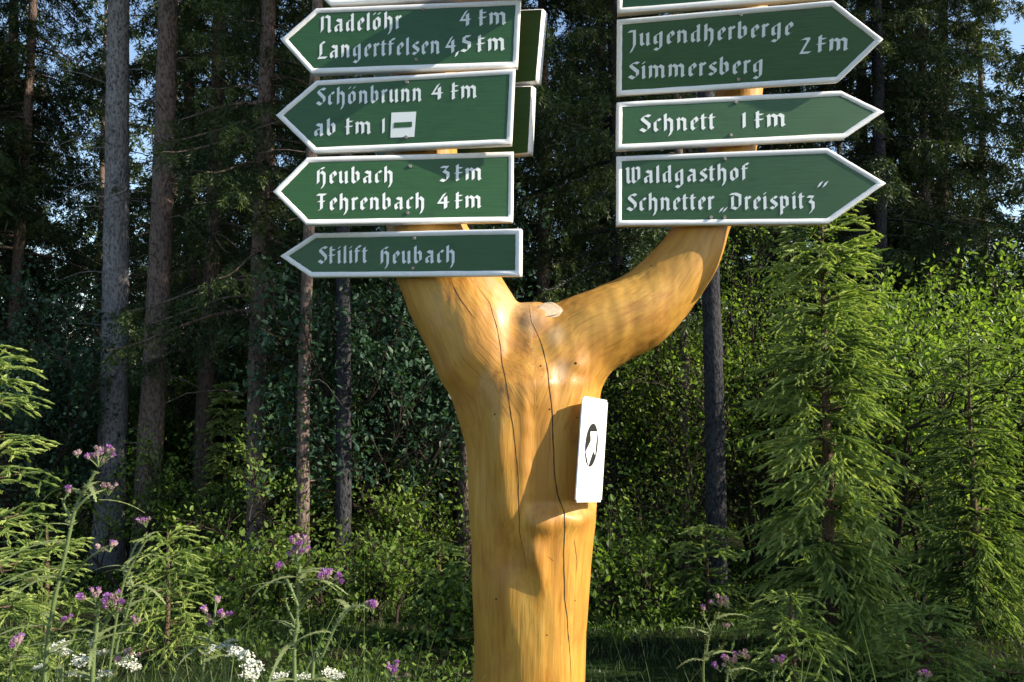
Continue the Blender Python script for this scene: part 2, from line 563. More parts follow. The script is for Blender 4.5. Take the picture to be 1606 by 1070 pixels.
    # drying cracks: narrow dark splits following the grain
    def crack(pts, wmax):
        pts2 = []
        for (x0, y0), (x1, y1) in zip(pts[:-1], pts[1:]):
            m_ = max(2, int(math.hypot(x1 - x0, y1 - y0) / 4))
            for s in range(m_):
                u = s / m_
                pts2.append((x0 + (x1 - x0) * u, y0 + (y1 - y0) * u))
        pts2.append(pts[-1])
        V, Q = [], []
        L = len(pts2)
        for i, (x, y) in enumerate(pts2):
            x += 1.3 * noise.noise(Vector((i * .17, wmax * 100, 5)))
            h, nn = on_surface(x, y)
            if h is None: continue
            u = i / L
            ww = wmax * (min(1, u * 6) * min(1, (1 - u) * 4) * .8 + .15) * (.75 + .5 * noise.noise(Vector((i * .3, 2, 7))))
            x2 = Vector((1, 0, 0)); x2 = (x2 - nn * x2.dot(nn)).normalized()
            q = h + nn * .0006
            V += [q - x2 * ww, q + x2 * ww]
        for i in range(len(V) // 2 - 1):
            Q.append((2 * i, 2 * i + 1, 2 * i + 3, 2 * i + 2))
        c = link('crack', quad_mesh('crack', np.array([tuple(v) for v in V]), Q, smooth=True), root, [M['timber_crack']])
        c.location = -root.location
    crack([(829, 478), (834, 505), (848, 535), (857, 570), (862, 610), (866, 650), (868, 700), (869, 740), (874, 775), (885, 806), (886, 830), (884, 870), (886, 940), (893, 1010), (897, 1090)], .0025)
    crack([(742, 440), (768, 475), (781, 520), (788, 570), (797, 620), (806, 680), (812, 740), (814, 800), (815, 835), (822, 870), (826, 895)], .0017)
    crack([(706, 440), (722, 470), (745, 500)], .0018)
    crack([(900, 845), (905, 880), (903, 900)], .0012)
    crack([(858, 872), (868, 880)], .0010)
    # sawn-off branch stub in the fork
    h, nn = on_surface(861, 488)
    axis = Vector((-.06, -.80, .55)).normalized()
    bm = bmesh.new()
    q = axis.to_track_quat('Z', 'Y').to_matrix().to_4x4()
    bmesh.ops.create_cone(bm, cap_ends=True, segments=28, radius1=.045, radius2=.039, depth=.034, matrix=Matrix.Translation(h - axis * .010) @ q @ Matrix.Diagonal((1.05, .85, 1, 1)))
    bmesh.ops.bevel(bm, geom=[e for e in bm.edges if e.calc_face_angle(0) > 1.0], offset=.005, segments=2, affect='EDGES')
    for v_ in bm.verts:
        v_.co += Vector((noise.noise(v_.co * 25), noise.noise(v_.co * 25 + Vector((3, 3, 3))), noise.noise(v_.co * 25 + Vector((7, 1, 2))))) * .006
    me = bpy.data.meshes.new('cut_stub'); bm.to_mesh(me); bm.free()
    c = link('cut_stub', me, root, [M['timber_cut']]); c.location = -root.location
    # small knots and nail holes
    for (x, y, r_) in ((778, 940, .004), (903, 570, .005), (848, 574, .004), (902, 942, .003), (905, 655, .003), (858, 996, .003), (776, 650, .004), (862, 642, .004), (1021, 417, .004)):
        h, nn = on_surface(x, y)
        if h is None: continue
        bm = bmesh.new()
        q = nn.to_track_quat('Z', 'Y').to_matrix().to_4x4()
        bmesh.ops.create_cone(bm, cap_ends=True, segments=10, radius1=r_, radius2=r_ * .6, depth=.002, matrix=Matrix.Translation(h) @ q)
        me = bpy.data.meshes.new('knot'); bm.to_mesh(me); bm.free()
        c = link('knot', me, root, [M['timber_crack']]); c.location = -root.location
    return on_surface, bv
post_hit, BV = build_post()

# ------------------------------------------------------------------ blackletter strokes (broad nib), x-height = 1
G = {
 'i': (.50, [[(-.06, .94), (0, .86), (0, .14), (.07, .07)], [(-.02, 1.34), (.03, 1.28)]]),
 'l': (.50, [[(-.03, 1.46), (0, 1.40), (0, .14), (.07, .07)]]),
 'n': (.97, [[(-.06, .94), (0, .86), (0, .10)], [(0, .68), (.2, .90)], [(.2, .94), (.44, .78), (.44, .14), (.52, .07)]]),
 'm': (1.42, [[(-.06, .94), (0, .86), (0, .10)], [(0, .68), (.2, .90)], [(.2, .94), (.44, .78), (.44, .10)], [(.44, .68), (.64, .90)], [(.64, .94), (.88, .78), (.88, .14), (.96, .07)]]),
 'u': (.98, [[(-.06, .94), (0, .86), (0, .22), (.13, .09), (.44, .30)], [(.40, .94), (.45, .86), (.45, .14), (.53, .07)]]),
 'r': (.66, [[(-.06, .94), (0, .86), (0, .14), (.06, .07)], [(0, .70), (.17, .90)], [(.16, .96), (.29, .84)]]),
 'a': (.95, [[(.10, .93), (.36, .80)], [(.42, .60), (0, .46), (0, .20), (.11, .09), (.42, .32)], [(.34, .92), (.42, .82), (.42, .14), (.50, .07)]]),
 'b': (.93, [[(-.04, 1.46), (0, 1.40), (0, .22), (.15, .08), (.42, .26), (.42, .74), (.26, .92), (0, .68)]]),
 'c': (.74, [[(.36, .84), (.23, .94), (0, .74), (0, .22), (.14, .08), (.34, .24)]]),
 'd': (.95, [[(.42, .90), (0, .72), (0, .22), (.12, .09), (.42, .32)], [(.36, 1.46), (.42, 1.38), (.42, .14), (.50, .07)]]),
 'e': (.77, [[(.02, .44), (.35, .64), (.35, .78), (.21, .94), (0, .74), (0, .22), (.14, .08), (.37, .26)]]),
 'f': (.66, [[(.33, 1.34), (.2, 1.44), (0, 1.26), (0, .10)], ['t', (-.17, .90), (.28, .90)]]),
 'g': (.95, [[(.42, .90), (0, .72), (0, .26), (.12, .14), (.42, .34)], [(.36, .96), (.42, .86), (.42, -.16), (.24, -.34), (-.02, -.24)]]),
 'h': (.95, [[(-.04, 1.46), (0, 1.40), (0, .10)], [(0, .68), (.2, .90)], [(.2, .94), (.44, .76), (.44, .02), (.28, -.30)]]),
 'k': (.72, [[(-.03, 1.40), (0, 1.34), (0, .10)], ['t', (.0, 1.02), (.34, 1.02)], ['t', (-.16, .64), (.34, .64)], [(-.02, .14), (.06, .07)]]),
 'o': (.94, [[(.2, .93), (0, .76), (0, .24), (.18, .08), (.42, .24), (.42, .76), (.2, .93)]]),
 'p': (.95, [[(-.06, .94), (0, .86), (0, -.34)], [(0, .70), (.2, .92)], [(.2, .94), (.43, .78), (.43, .26), (.2, .09), (0, .2)]]),
 's': (.78, [[(.38, .84), (.24, .94), (.02, .80), (.02, .66), (.37, .40), (.37, .22), (.18, .08), (-.04, .18)]]),
 't': (.60, [[(0, 1.24), (0, .20), (.12, .08), (.25, .18)], ['t', (-.17, .90), (.26, .90)]]),
 'z': (.80, [[(-.04, .90), (.36, .88), (.10, .56)], [(.10, .58), (.36, .44), (.36, .02), (.12, -.28)]]),
 'S': (1.0, [[(.62, 1.28), (.40, 1.40), (.08, 1.18), (.08, .98), (.56, .56), (.56, .30), (.30, .08), (-.04, .26)]]),
 'N': (1.18, [[(-.10, 1.16), (.05, 1.30), (.05, .22), (-.06, .08)], [(.05, 1.06), (.38, 1.34)], [(.36, 1.38), (.62, 1.18), (.62, .14), (.72, .06)]]),
 'L': (1.0, [[(.42, 1.28), (.26, 1.38), (.14, 1.2), (.14, .30), (-.06, .09), (.60, .09)]]),
 'H': (1.05, [[(.48, 1.36), (.34, 1.42), (.04, 1.12), (.04, .14), (-.08, .02)], [(.04, .66), (.30, .92)], [(.28, .96), (.52, .78), (.52, .02), (.34, -.30)]]),
 'F': (.98, [[(-.10, 1.40), (.54, 1.40)], [(.22, 1.36), (.22, .14), (.02, .06)], ['t', (-.04, .72), (.46, .72)]]),
 'J': (.80, [[(-.12, 1.28), (.30, 1.30)], [(.28, 1.30), (.28, .10), (.02, -.40)]]),
 'W': (1.42, [[(-.06, 1.34), (.05, 1.24), (.05, .22), (.19, .09), (.46, .30)], [(.40, 1.34), (.46, 1.24), (.46, .22), (.60, .09), (.90, .34)], [(.70, 1.40), (.90, 1.20), (.90, .34)]]),
 'D': (1.15, [[(-.08, 1.30), (.30, 1.34), (.66, 1.10), (.66, .34), (.40, .09), (.06, .20)], [(.08, 1.0), (.08, .30), (.0, .18)]]),
 '1': (.46, [[(-.14, 1.16), (.02, 1.32), (.02, .10)]]),
 '2': (.86, [[(-.02, 1.18), (.12, 1.32), (.38, 1.32), (.40, 1.12), (.0, .12), (.50, .12)]]),
 '3': (.86, [[(-.02, 1.30), (.42, 1.30), (.14, .84)], [(.14, .86), (.44, .68), (.44, .32), (.22, .09), (-.06, .20)]]),
 '4': (.90, [[(.34, 1.34), (-.04, .50), (.56, .50)], [(.40, .96), (.40, .08)]]),
 '5': (.86, [[(.46, 1.32), (.10, 1.32), (.06, .80)], [(.06, .84), (.42, .68), (.42, .32), (.20, .09), (-.06, .20)]]),
 ',': (.40, [[(.04, .10), (-.08, -.20)]]),
 '„': (.62, [[(.04, .16), (-.10, -.10)], [(.28, .16), (.14, -.10)]]),
 '“': (.62, [[(.08, 1.62), (-.10, 1.02)], [(.38, 1.62), (.20, 1.02)]]),
 ' ': (.45, []),
}
G['ö'] = (.94, G['o'][1] + [[(.0, 1.40), (.05, 1.35)], [(.38, 1.40), (.43, 1.35)]])
HV = (.108, .080)

def text_polys(s):
    """convex stroke polygons of a line of lettering, and its x extent"""
    x = 0.0
    polys = []
    def low(q):      # short ascenders
        return (q[0], 1 + (q[1] - 1) * .58 if q[1] > 1 else q[1])
    for ch in s:
        adv, strokes = G[ch]
        for st in strokes:
            hv = HV
            if st[0] == 't':
                st = st[1:]; hv = (.085, .052)
            for a, c in zip(st[:-1], st[1:]):
                a, c = low(a), low(c)
                pts = [(q[0] + x + sx * hv[0], q[1] + sx * hv[1]) for q in (a, c) for sx in (-1, 1)]
                polys.append(hull(pts))
        x += adv
    xs = [p[0] for po in polys for p in po]
    return polys, min(xs), max(xs)

def hull(pts):
    pts = sorted(set(pts))
    def half(ps):
        h = []
        for p in ps:
            while len(h) > 1 and (h[-1][0] - h[-2][0]) * (p[1] - h[-2][1]) - (h[-1][1] - h[-2][1]) * (p[0] - h[-2][0]) <= 0:
                h.pop()
            h.append(p)
        return h
    lo, up = half(pts), half(pts[::-1])
    return lo[:-1] + up[:-1]

def inset(poly, d):
    """offset a clockwise or anticlockwise convex outline inwards"""
    n = len(poly)
    area = sum(poly[i][0] * poly[(i + 1) % n][1] - poly[(i + 1) % n][0] * poly[i][1] for i in range(n))
    sg = 1 if area > 0 else -1
    lines = []
    for i in range(n):
        a, c = Vector(poly[i]), Vector(poly[(i + 1) % n])
        e = (c - a).normalized()
        nn = Vector((-e.y, e.x)) * sg
        lines.append((a + nn * d, e))
    out = []
    for i in range(n):
        (p, e), (q, f) = lines[i - 1], lines[i]
        den = e.x * f.y - e.y * f.x
        s = ((q.x - p.x) * f.y - (q.y - p.y) * f.x) / den
        out.append(tuple(p + e * s))
    return out

def subdiv(poly, n=14):
    out = []
    for i in range(len(poly)):
        a, c = Vector(poly[i]), Vector(poly[(i + 1) % len(poly)])
        for s in range(n):
            out.append(tuple(a + (c - a) * (s / n)))
    return out

def board(poly_px, pivot, D, yaw, label, lines=(), screws=(), square=None, T=.026, fw=.0168, group=None, fname='arrow_board', outline=None, lean=0.0):
    p0 = P(pivot[0], pivot[1], D)
    u = Vector((math.cos(yaw), -math.sin(yaw), 0))
    n = Vector((-math.sin(yaw), -math.cos(yaw), 0))
    vv_ = (Vector((0, 0, 1)) * math.cos(lean) + n * math.sin(lean)).normalized()     # leaning forward at the top
    n = u.cross(vv_)
    n = n if n.y < 0 or abs(n.y) < .2 and n.x < 0 else -n
    def loc(px, py):
        d = ray(px, py)
        s = (p0 - EYE).dot(n) / d.dot(n)
        q = EYE + d * s - p0
        return (q.dot(u), q.dot(vv_))
    root = empty(fname, p0, -yaw)
    root.rotation_euler = Matrix((u, -n, vv_)).transposed().to_euler()
    tag(root, label, 'sign', group)
    poly = outline or [loc(*p) for p in poly_px]
    area = sum(poly[i][0] * poly[(i + 1) % len(poly)][1] - poly[(i + 1) % len(poly)][0] * poly[i][1] for i in range(len(poly)))
    if area < 0: poly = poly[::-1]
    # panel
    bm = bmesh.new()
    pp = inset(poly, .004)
    fr = [bm.verts.new((x, 0, z)) for x, z in pp]
    bk = [bm.verts.new((x, T - .001, z)) for x, z in pp]
    bm.faces.new(fr); bm.faces.new(bk[::-1])
    for i in range(len(pp)):
        j = (i + 1) % len(pp)
        bm.faces.new((fr[j], fr[i], bk[i], bk[j]))
    bmesh.ops.recalc_face_normals(bm, faces=bm.faces)
    me = bpy.data.meshes.new('panel'); bm.to_mesh(me); bm.free()
    link('panel', me, root, [M['sign_green']])
    # frame: painted raised rim that wraps round the edge
    loops = []
    seed = random.random() * 50
    for k, (dd, y) in enumerate(((fw, .0005), (fw - .0006, -.0016), (.0040, -.0020), (.0010, -.0006), (0, .001), (0, T), (.006, T + .001))):
        lp = subdiv(inset(poly, dd) if dd else poly)
        if k < 2:
            lp = [(x + .0011 * noise.noise(Vector((i * .7, seed, 0))), z + .0011 * noise.noise(Vector((i * .7, seed, 5)))) for i, (x, z) in enumerate(lp)]
        elif k in (2, 3, 4):
            lp = [(x + .0010 * noise.noise(Vector((i * .5, seed, 9))), z + .0010 * noise.noise(Vector((i * .5, seed, 15)))) for i, (x, z) in enumerate(lp)]
        loops.append([(x, y, z) for x, z in lp])
    m_ = len(loops[0])
    V = np.array(sum(loops, []))
    Q = [(a * m_ + i, a * m_ + (i + 1) % m_, (a + 1) * m_ + (i + 1) % m_, (a + 1) * m_ + i) for a in range(len(loops) - 1) for i in range(m_)]
    link('frame', quad_mesh('frame', V, Q), root, [M['sign_white']])
    # wooden block that holds the board off the limb
    bl = None
    if outline is None and D < DP - .05:
        bl = ((0, (T + DP - D) / 2, 0), (.05, DP - D - T, .08))
    elif outline is not None:
        e = Vector((-.19, DP, p0.z)) - p0          # strut to the left limb
        bl = ((e.dot(u) / 2 + .05, -e.dot(n) / 2, .11), (.05, abs(e.dot(n)), .05))
    if bl:
        bm = bmesh.new()
        bmesh.ops.create_cube(bm, size=1, matrix=Matrix.Translation(bl[0]) @ Matrix.Diagonal((*bl[1], 1)))
        bmesh.ops.bevel(bm, geom=bm.edges[:], offset=.003, segments=1, affect='EDGES')
        me = bpy.data.meshes.new('mounting_block'); bm.to_mesh(me); bm.free()
        link('mounting_block', me, root, [M['timber_cut']])
    # lettering, one painted word at a time
    for (s, x0, y0, x1, y1, xh) in lines:
        ps, lo, hi = text_polys(s)
        a, c = Vector(loc(x0, y0)), Vector(loc(x1, y1))
        d = c - a
        zh = (Vector(loc(x0, y0 - xh)) - a).length
        vs, fs = [], []
        for po in ps:
            po = [a + d * ((gx - lo) / (hi - lo)) + Vector((0, gy * zh)) for (gx, gy) in po]
            ar = sum(po[i].x * po[(i + 1) % len(po)].y - po[(i + 1) % len(po)].x * po[i].y for i in range(len(po)))
            if ar < 0: po = po[::-1]
            fs.append(list(range(len(vs), len(vs) + len(po))))
            vs += po
        r_ = delaunay_2d_cdt(vs, [], fs, 1, 1e-6)
        keep = [f for f, src in zip(r_[2], r_[5]) if len(src)]
        me = bpy.data.meshes.new('lettering')
        jit = [(.0006 * noise.noise(Vector((v_.x * 160, v_.y * 160, 1))), .0006 * noise.noise(Vector((v_.x * 160, v_.y * 160, 8)))) for v_ in r_[0]]
        me.from_pydata([(v_.x + j[0], -.0012, v_.y + j[1]) for v_, j in zip(r_[0], jit)], [], [tuple(reversed(f)) for f in keep])
        link('lettering', me, root, [M['letter_white']])
    if square:
        qa, qb = square
        me = bpy.data.meshes.new('no_entry_sign')
        a = [loc(*p) for p in qa]; c = [loc(*p) for p in qb]
        vs = [(x, -.0014, z) for x, z in a] + [(x, -.0022, z) for x, z in c]
        me.from_pydata(vs, [], [(3, 2, 1, 0)])
        me.from_pydata if False else None
        me2 = bpy.data.meshes.new('no_entry_square')
        me2.from_pydata(vs[:4], [], [(0, 1, 2, 3)])
        sqo = link('white_square', me2, root, [M['letter_white']])
        me3 = bpy.data.meshes.new('no_entry_bar')
        me3.from_pydata(vs[4:], [], [(0, 1, 2, 3)])
        link('green_bar', me3, sqo, [M['sign_green']])
        bpy.data.meshes.remove(me)
    for (x, y) in screws:
        lx, lz = loc(x, y)
        bm = bmesh.new()
        q = Matrix.Translation((lx, -.0022, lz)) @ Matrix.Rotation(rad(90), 4, 'X')
        bmesh.ops.create_cone(bm, cap_ends=True, segments=14, radius1=.0065, radius2=.0048, depth=.004, matrix=q)
        # slot
        bmesh.ops.create_cube(bm, size=1, matrix=Matrix.Translation((lx, -.0042, lz)) @ Matrix.Rotation(x, 4, 'Y') @ Matrix.Diagonal((.007, .0012, .0014, 1)))
        me = bpy.data.meshes.new('screw'); bm.to_mesh(me); bm.free()
        link('screw', me, root, [M['screw']])
    return root

DL = DP - .135
GL, GR = 'left-pointing boards on the post', 'right-pointing boards on the post'
YL, YR = rad(0.5), rad(6)
board([(462, -45), (518, 8), (816, -7), (818, -108), (520, -96)], (668, -50), DL, rad(6), 'uppermost green arrow board on the left limb, cut off by the picture edge', group=GL)
board([(440, 62), (488.5, 115.5), (812, 105), (817, 0), (496, 13)], (668, 60), DL - .004, rad(1.5), 'green arrow board lettered Nadelöhr and Langertfelsen', [
    ('Nadelöhr', 500.5, 52.5, 630.5, 46, 21.5), ('4', 720.5, 42.3, 739.5, 41.5, 20.5), ('km', 749, 41.5, 794, 38.8, 20.5),
    ('Langertfelsen', 497.5, 93.3, 690, 85.2, 21.5), ('4', 698, 84.5, 716, 84, 21.5), (',', 713, 84, 720, 84, 22), ('5', 722, 83, 739.5, 82, 21), ('km', 746.5, 82.5, 792, 79.8, 21)],
    [(663.5, 15), (652.5, 94)], group=GL)
board([(432.5, 180.7), (493, 240), (802.5, 226), (808, 108), (496, 126.6)], (664, 172), DL - .016, rad(3.2), 'green arrow board lettered Schönbrunn with white no-entry square', [
    ('Schönbrunn', 495.5, 166.5, 661.5, 159.7, 21.5), ('4', 676, 157.6, 695.5, 157, 20.5), ('km', 706, 157, 748, 154.3, 21),
    ('ab', 493, 214.8, 526, 213, 21), ('km', 540.5, 212, 582, 210.8, 20.5), ('1', 596.5, 210.8, 603.5, 210.5, 20)],
    [(638, 129.5), (637, 215.5)], ([(614, 177), (653, 175.4), (650, 215), (612.5, 216.3)], [(618.3, 192.8), (646.5, 191.4), (646.2, 199.5), (617.8, 200.9)]), group=GL)
board([(428, 300.4), (480, 353), (805, 348), (806, 238), (481.6, 247)], (662, 298), DL, rad(-4), 'green arrow board lettered Heubach 3 km and Fehrenbach', [
    ('Heubach', 494.5, 289.4, 615.5, 287.5, 20.5), ('3', 689, 286.2, 705, 286, 20.5), ('km', 712, 284.6, 755.5, 283.2, 20.5),
    ('Fehrenbach', 495.5, 331, 665, 328.7, 20.5), ('4', 685, 328.5, 705.5, 328.3, 20.5), ('km', 712, 328, 755, 326.8, 20.5)],
    [(643, 261), (639, 334)], group=GL)
board([(439, 402), (487, 435), (816.5, 433), (817, 359), (494, 365.7)], (668, 398), DL - .012, rad(13), 'narrow shaded arrow board lettered Skilift Heubach, lowest on the left limb', [
    ('Skilift', 498.5, 414.6, 578, 413.2, 21.5), ('Heubach', 595, 415, 713, 413, 21)],
    [(650, 374), (648, 420.5)], group=GL)
board([(967.8, 21), (1310, -6), (1386, -66), (1304, -124), (968, -95)], (1170, -50), DL + .005, rad(10), 'uppermost green arrow board on the right limb, cut off by the picture edge', group=GR)
board([(967, 151), (1315, 129), (1385.4, 61.6), (1307.5, 1), (967.8, 31)], (1164, 75), DL - .008, rad(6.5), 'green arrow board lettered Jugendherberge and Simmersberg', [
    ('Jugendherberge', 984, 74.5, 1244, 55.8, 21), ('Simmersberg', 984.5, 125.5, 1195, 115.2, 21.5), ('2', 1252.5, 86, 1272.5, 84.8, 20.5), ('km', 1279, 83, 1330, 79.5, 21)],
    [(1162, 24), (1158, 125)], group=GR, lean=rad(13))
board([(967, 235), (1325, 217), (1386.8, 175.3), (1319.5, 142.4), (967.8, 160.4)], (1154, 190), DL + .015, rad(0.5), 'narrow green arrow board lettered Schnett 1 km', [
    ('Schnett', 1002.5, 208.5, 1123, 203.6, 21.5), ('1', 1161, 202.3, 1169.5, 202, 20.5), ('km', 1182, 201.8, 1232, 198.6, 21)],
    [(1154, 161), (1146, 212)], group=GR)
board([(966.6, 354), (1299.5, 351), (1389.7, 287.4), (1298, 232.4), (967, 245.3)], (1140, 295), DL + .012, rad(5), 'green arrow board lettered Waldgasthof and Dreispitz, lowest on the right limb', [
    ('Waldgasthof', 980.5, 289, 1175.5, 283.4, 21), ('Schnetter', 982.5, 332, 1121, 329.6, 21.5), ('„', 1127, 330, 1141, 329.7, 21), ('Dreispitz', 1143.5, 330, 1277.5, 328, 21.5), ('“', 1281, 314.5, 1300, 313.8, 21)],
    [(1136.5, 250), (1115, 341), (1136, 341)], group=GR)
# boards on the far side of the left limb
DB = DP + .02
GBK = 'boards angled behind the left limb'
board([(560, 60), (600, 150), (841.5, 128.5), (851.5, 14), (600, 26)], (841, 70), DB - .04, rad(27), 'taller dark board behind the left boards, right end showing', group=GBK, T=.036, fw=.003)
board([(560, 190), (600, 262), (829.5, 241), (835, 134.5), (600, 142)], (829, 190), DB - .04, rad(25), 'lower dark board behind the left boards, beside the Schönbrunn board', group=GBK, T=.034, fw=.003)
# unseen board, guessed and added above the picture to shade the upper left boards
board([(-60, 0), (0, 0), (0, 0)], (845, -2), DP - .16, rad(84), 'unseen green arrow board added above the left boards to cast a shadow', group=GBK,
      outline=[(0, .008), (.62, .008), (.72, .11), (.62, .212), (0, .212)])

# ------------------------------------------------------------------ white arrow plate on the trunk's right side
def build_plate():
    Dn = DP - .238
    p0 = P(908.5, 705, Dn)
    u = Vector((.5, .866, 0)); n = Vector((.866, -.5, 0))
    yaw = -math.atan2(u.y, u.x)
    def loc(px, py):
        d = ray(px, py)
        s = (p0 - EYE).dot(n) / d.dot(n)
        q = EYE + d * s - p0
        return (q.dot(u), q.z)
    root = empty('trail_marker', p0, -yaw)
    tag(root, 'small white plate with black arrow disc on the trunk', 'sign')
    T = .004
    out = [loc(*p) for p in ((914.5, 621), (953.5, 628), (943.5, 787.5), (903, 788))]
    # local axes: x = u, y = -n
    bm = bmesh.new()
    fr = [bm.verts.new((x, 0, z)) for x, z in out]
    f = bm.faces.new(fr)
    r_ = bmesh.ops.extrude_face_region(bm, geom=[f])
    for v_ in r_['geom']:
        if isinstance(v_, bmesh.types.BMVert): v_.co.y += T
    bmesh.ops.recalc_face_normals(bm, faces=bm.faces)
    bmesh.ops.bevel(bm, geom=[e for e in bm.edges if abs((e.verts[0].co - e.verts[1].co).y) > .003], offset=.008, segments=3, affect='EDGES')
    me = bpy.data.meshes.new('plate'); bm.to_mesh(me); bm.free()
    link('plate', me, root, [M['plate_white']])
    # black disc, white arrow
    c = (927.3, 698.2)
    pts = []
    for i in range(40):
        th = 2 * math.pi * i / 40
        x, y = 9.8 * math.cos(th), -34.0 * math.sin(th)
        pts.append(loc(c[0] + x - y * .08, c[1] + y))
    me = bpy.data.meshes.new('disc')
    me.from_pydata([(x, -.0010, z) for x, z in pts], [], [tuple(range(40))])
    d_ = link('black_disc', me, root, [M['plate_black']])
    # arrow pointing up and to the right with its shaft running out at the lower left
    ar = [(936, 677), (925.3, 677), (925.8, 691.6), (917.6, 708.5), (921.9, 731), (929.6, 707.5), (932.4, 714)][::-1]
    me = bpy.data.meshes.new('arrow')
    pl = [loc(*p) for p in ar]
    me.from_pydata([(x, -.0018, z) for x, z in pl], [], [tuple(range(len(pl)))])
    link('white_arrow', me, root, [M['plate_white']])
    for (px, py) in ((931, 659.5), (926.5, 739)):
        bm = bmesh.new()
        x, z = loc(px, py)
        bmesh.ops.create_cone(bm, cap_ends=True, segments=10, radius1=.003, radius2=.0022, depth=.003, matrix=Matrix.Translation((x, -.001, z)) @ Matrix.Rotation(rad(90), 4, 'X'))
        me = bpy.data.meshes.new('screw'); bm.to_mesh(me); bm.free()
        link('screw', me, root, [M['screw']])
    # wooden spacer between trunk and plate
    bm = bmesh.new()
    bmesh.ops.create_cube(bm, size=1, matrix=Matrix.Translation((.115, T + .0215, 0.0)) @ Matrix.Diagonal((.05, .04, .20, 1)))
    bmesh.ops.bevel(bm, geom=bm.edges[:], offset=.004, segments=1, affect='EDGES')
    me = bpy.data.meshes.new('spacer'); bm.to_mesh(me); bm.free()
    link('spacer', me, root, [M['timber_cut']])
build_plate()

#VEG#
# ------------------------------------------------------------------ vegetation generators
def frame_of(d):
    """two unit vectors perpendicular to each row of d"""
    a = np.where(np.abs(d[:, 2:3]) < .9, np.array([[0, 0, 1.0]]), np.array([[1.0, 0, 0]]))
    u = unit(np.cross(d, a))
    return u, np.cross(u, d)

def needles(A, B, var, rng, per_m, L, W, spread=.75, flat=.45, vj=.16):
    """lance shaped needle blades set along the segments A-B"""
    d = B - A
    ln = np.linalg.norm(d, axis=1)
    cnt = np.maximum(1, rng.poisson(ln * per_m))
    idx = np.repeat(np.arange(len(A)), cnt)
    t = rng.random(len(idx))[:, None]
    base = A[idx] + d[idx] * t
    ax = unit(d)[idx]
    u, v = frame_of(ax)
    th = rng.random(len(idx)) * 2 * math.pi
    rd = u * np.cos(th)[:, None] + v * (np.sin(th) * flat)[:, None]
    nd_ = unit(ax * (1 - spread * .55) + rd * spread + rng.normal(0, .12, (len(idx), 3)))
    side = unit(np.cross(nd_, rng.normal(0, 1, (len(idx), 3))))
    l = L * (.7 + .6 * rng.random(len(idx)))
    q = blades(base, nd_, side, l, W * (.8 + .4 * rng.random(len(idx))))
    return q, np.clip(var[idx] + rng.normal(0, vj, len(idx)), 0, 1)

def spruce_segments(rng, H, z0, Rmax, step=.42, per=6, taper=.75, droop=1.0, low=1.0, gap=0.12):
    """hanging twig segments and the limb polylines of a tall spruce"""
    A, B, V, limbs = [], [], [], []
    z = z0
    while z < H - .3:
        f = ((H - z) / (H - z0)) ** taper
        for k in range(per):
            if rng.random() < gap: continue
            ph = rng.random() * 2 * math.pi
            L = Rmax * f * (.6 + .55 * rng.random())
            if L < .25: L = .25
            zz = z + rng.normal(0, .12)
            n = 9
            t = np.linspace(0, 1, n)
            cv = rng.normal(0, .12)
            pth = np.stack([np.cos(ph + cv * t) * L * t, np.sin(ph + cv * t) * L * t,
                            zz + L * droop * (.10 * t - .62 * t ** 2 + .26 * t ** 4)], 1)
            limbs.append((pth, .010 + .012 * L))
            m = int(L * 15) + 4
            ts = .12 + .88 * rng.random(m) ** .8
            pos = np.stack([np.interp(ts, t, pth[:, c]) for c in range(3)], 1)
            out = np.array([math.cos(ph), math.sin(ph), 0])
            sd = np.array([-math.sin(ph), math.cos(ph), 0])
            sg = rng.choice([-1, 1], m)
            l = (.16 + .34 * rng.random(m)) * min(1.5, .55 + .42 * L) * (1.15 - .6 * ts)
            d0 = unit(out * (.55 + .3 * rng.random(m))[:, None] + sd * (sg * (.5 + .5 * rng.random(m)))[:, None] + np.array([0, 0, -.15]))
            p1 = pos + d0 * (l * .5)[:, None] + np.array([0, 0, -1]) * (l * .18)[:, None]
            p2 = p1 + d0 * (l * .32)[:, None] + np.array([0, 0, -1]) * (l * .55 * (.6 + .8 * rng.random(m)))[:, None]
            vv = np.clip(.25 + .35 * ts + rng.normal(0, .12) + rng.normal(0, .08, m), 0, 1)
            A += [pos, p1]; B += [p1, p2]; V += [vv, vv + .12]
            # hanging side twigs
            for q in range(2):
                h = l * (.25 + .6 * rng.random(m))
                e = p1 + d0 * (rng.random(m) * .3 * l)[:, None]
                A.append(e); B.append(e + np.array([0, 0, -1]) * h[:, None] + rng.normal(0, .04, (m, 3))); V.append(vv)
            A.append(pth[:-1]); B.append(pth[1:]); V.append(np.full(n - 1, .25))
        z += step * (.8 + .4 * rng.random())
    return np.concatenate(A), np.concatenate(B), np.concatenate(V), limbs

def crown_mesh(name, segs, rng, per_m, L, W):
    A, B, V, limbs = segs
    q, v = needles(A, B, V, rng, per_m, L, W, spread=.7, flat=.8)
    return q, v

def limbs_into(tb, limbs, rng, n=4, keep=1.0):
    for pth, r_ in limbs:
        if rng.random() > keep: continue
        tb.add(pth, np.linspace(r_, r_ * .25, len(pth)), n)

def trunk_path(base, top_at, H, rng, bend=.05):
    """straight-ish trunk from the ground through a second given point up to H above the base"""
    base, top_at = Vector(base), Vector(top_at)
    d = (top_at - base)
    d = d / d.z
    pts = []
    n = int(H / .16)
    ph = rng.random() * 6
    for i in range(n + 1):
        z = H * i / n - .25
        p = base + d * z
        p.x += bend * math.sin(z * .55 + ph) * min(1, z / 2 if z > 0 else 0)
        pts.append(p)
    return pts

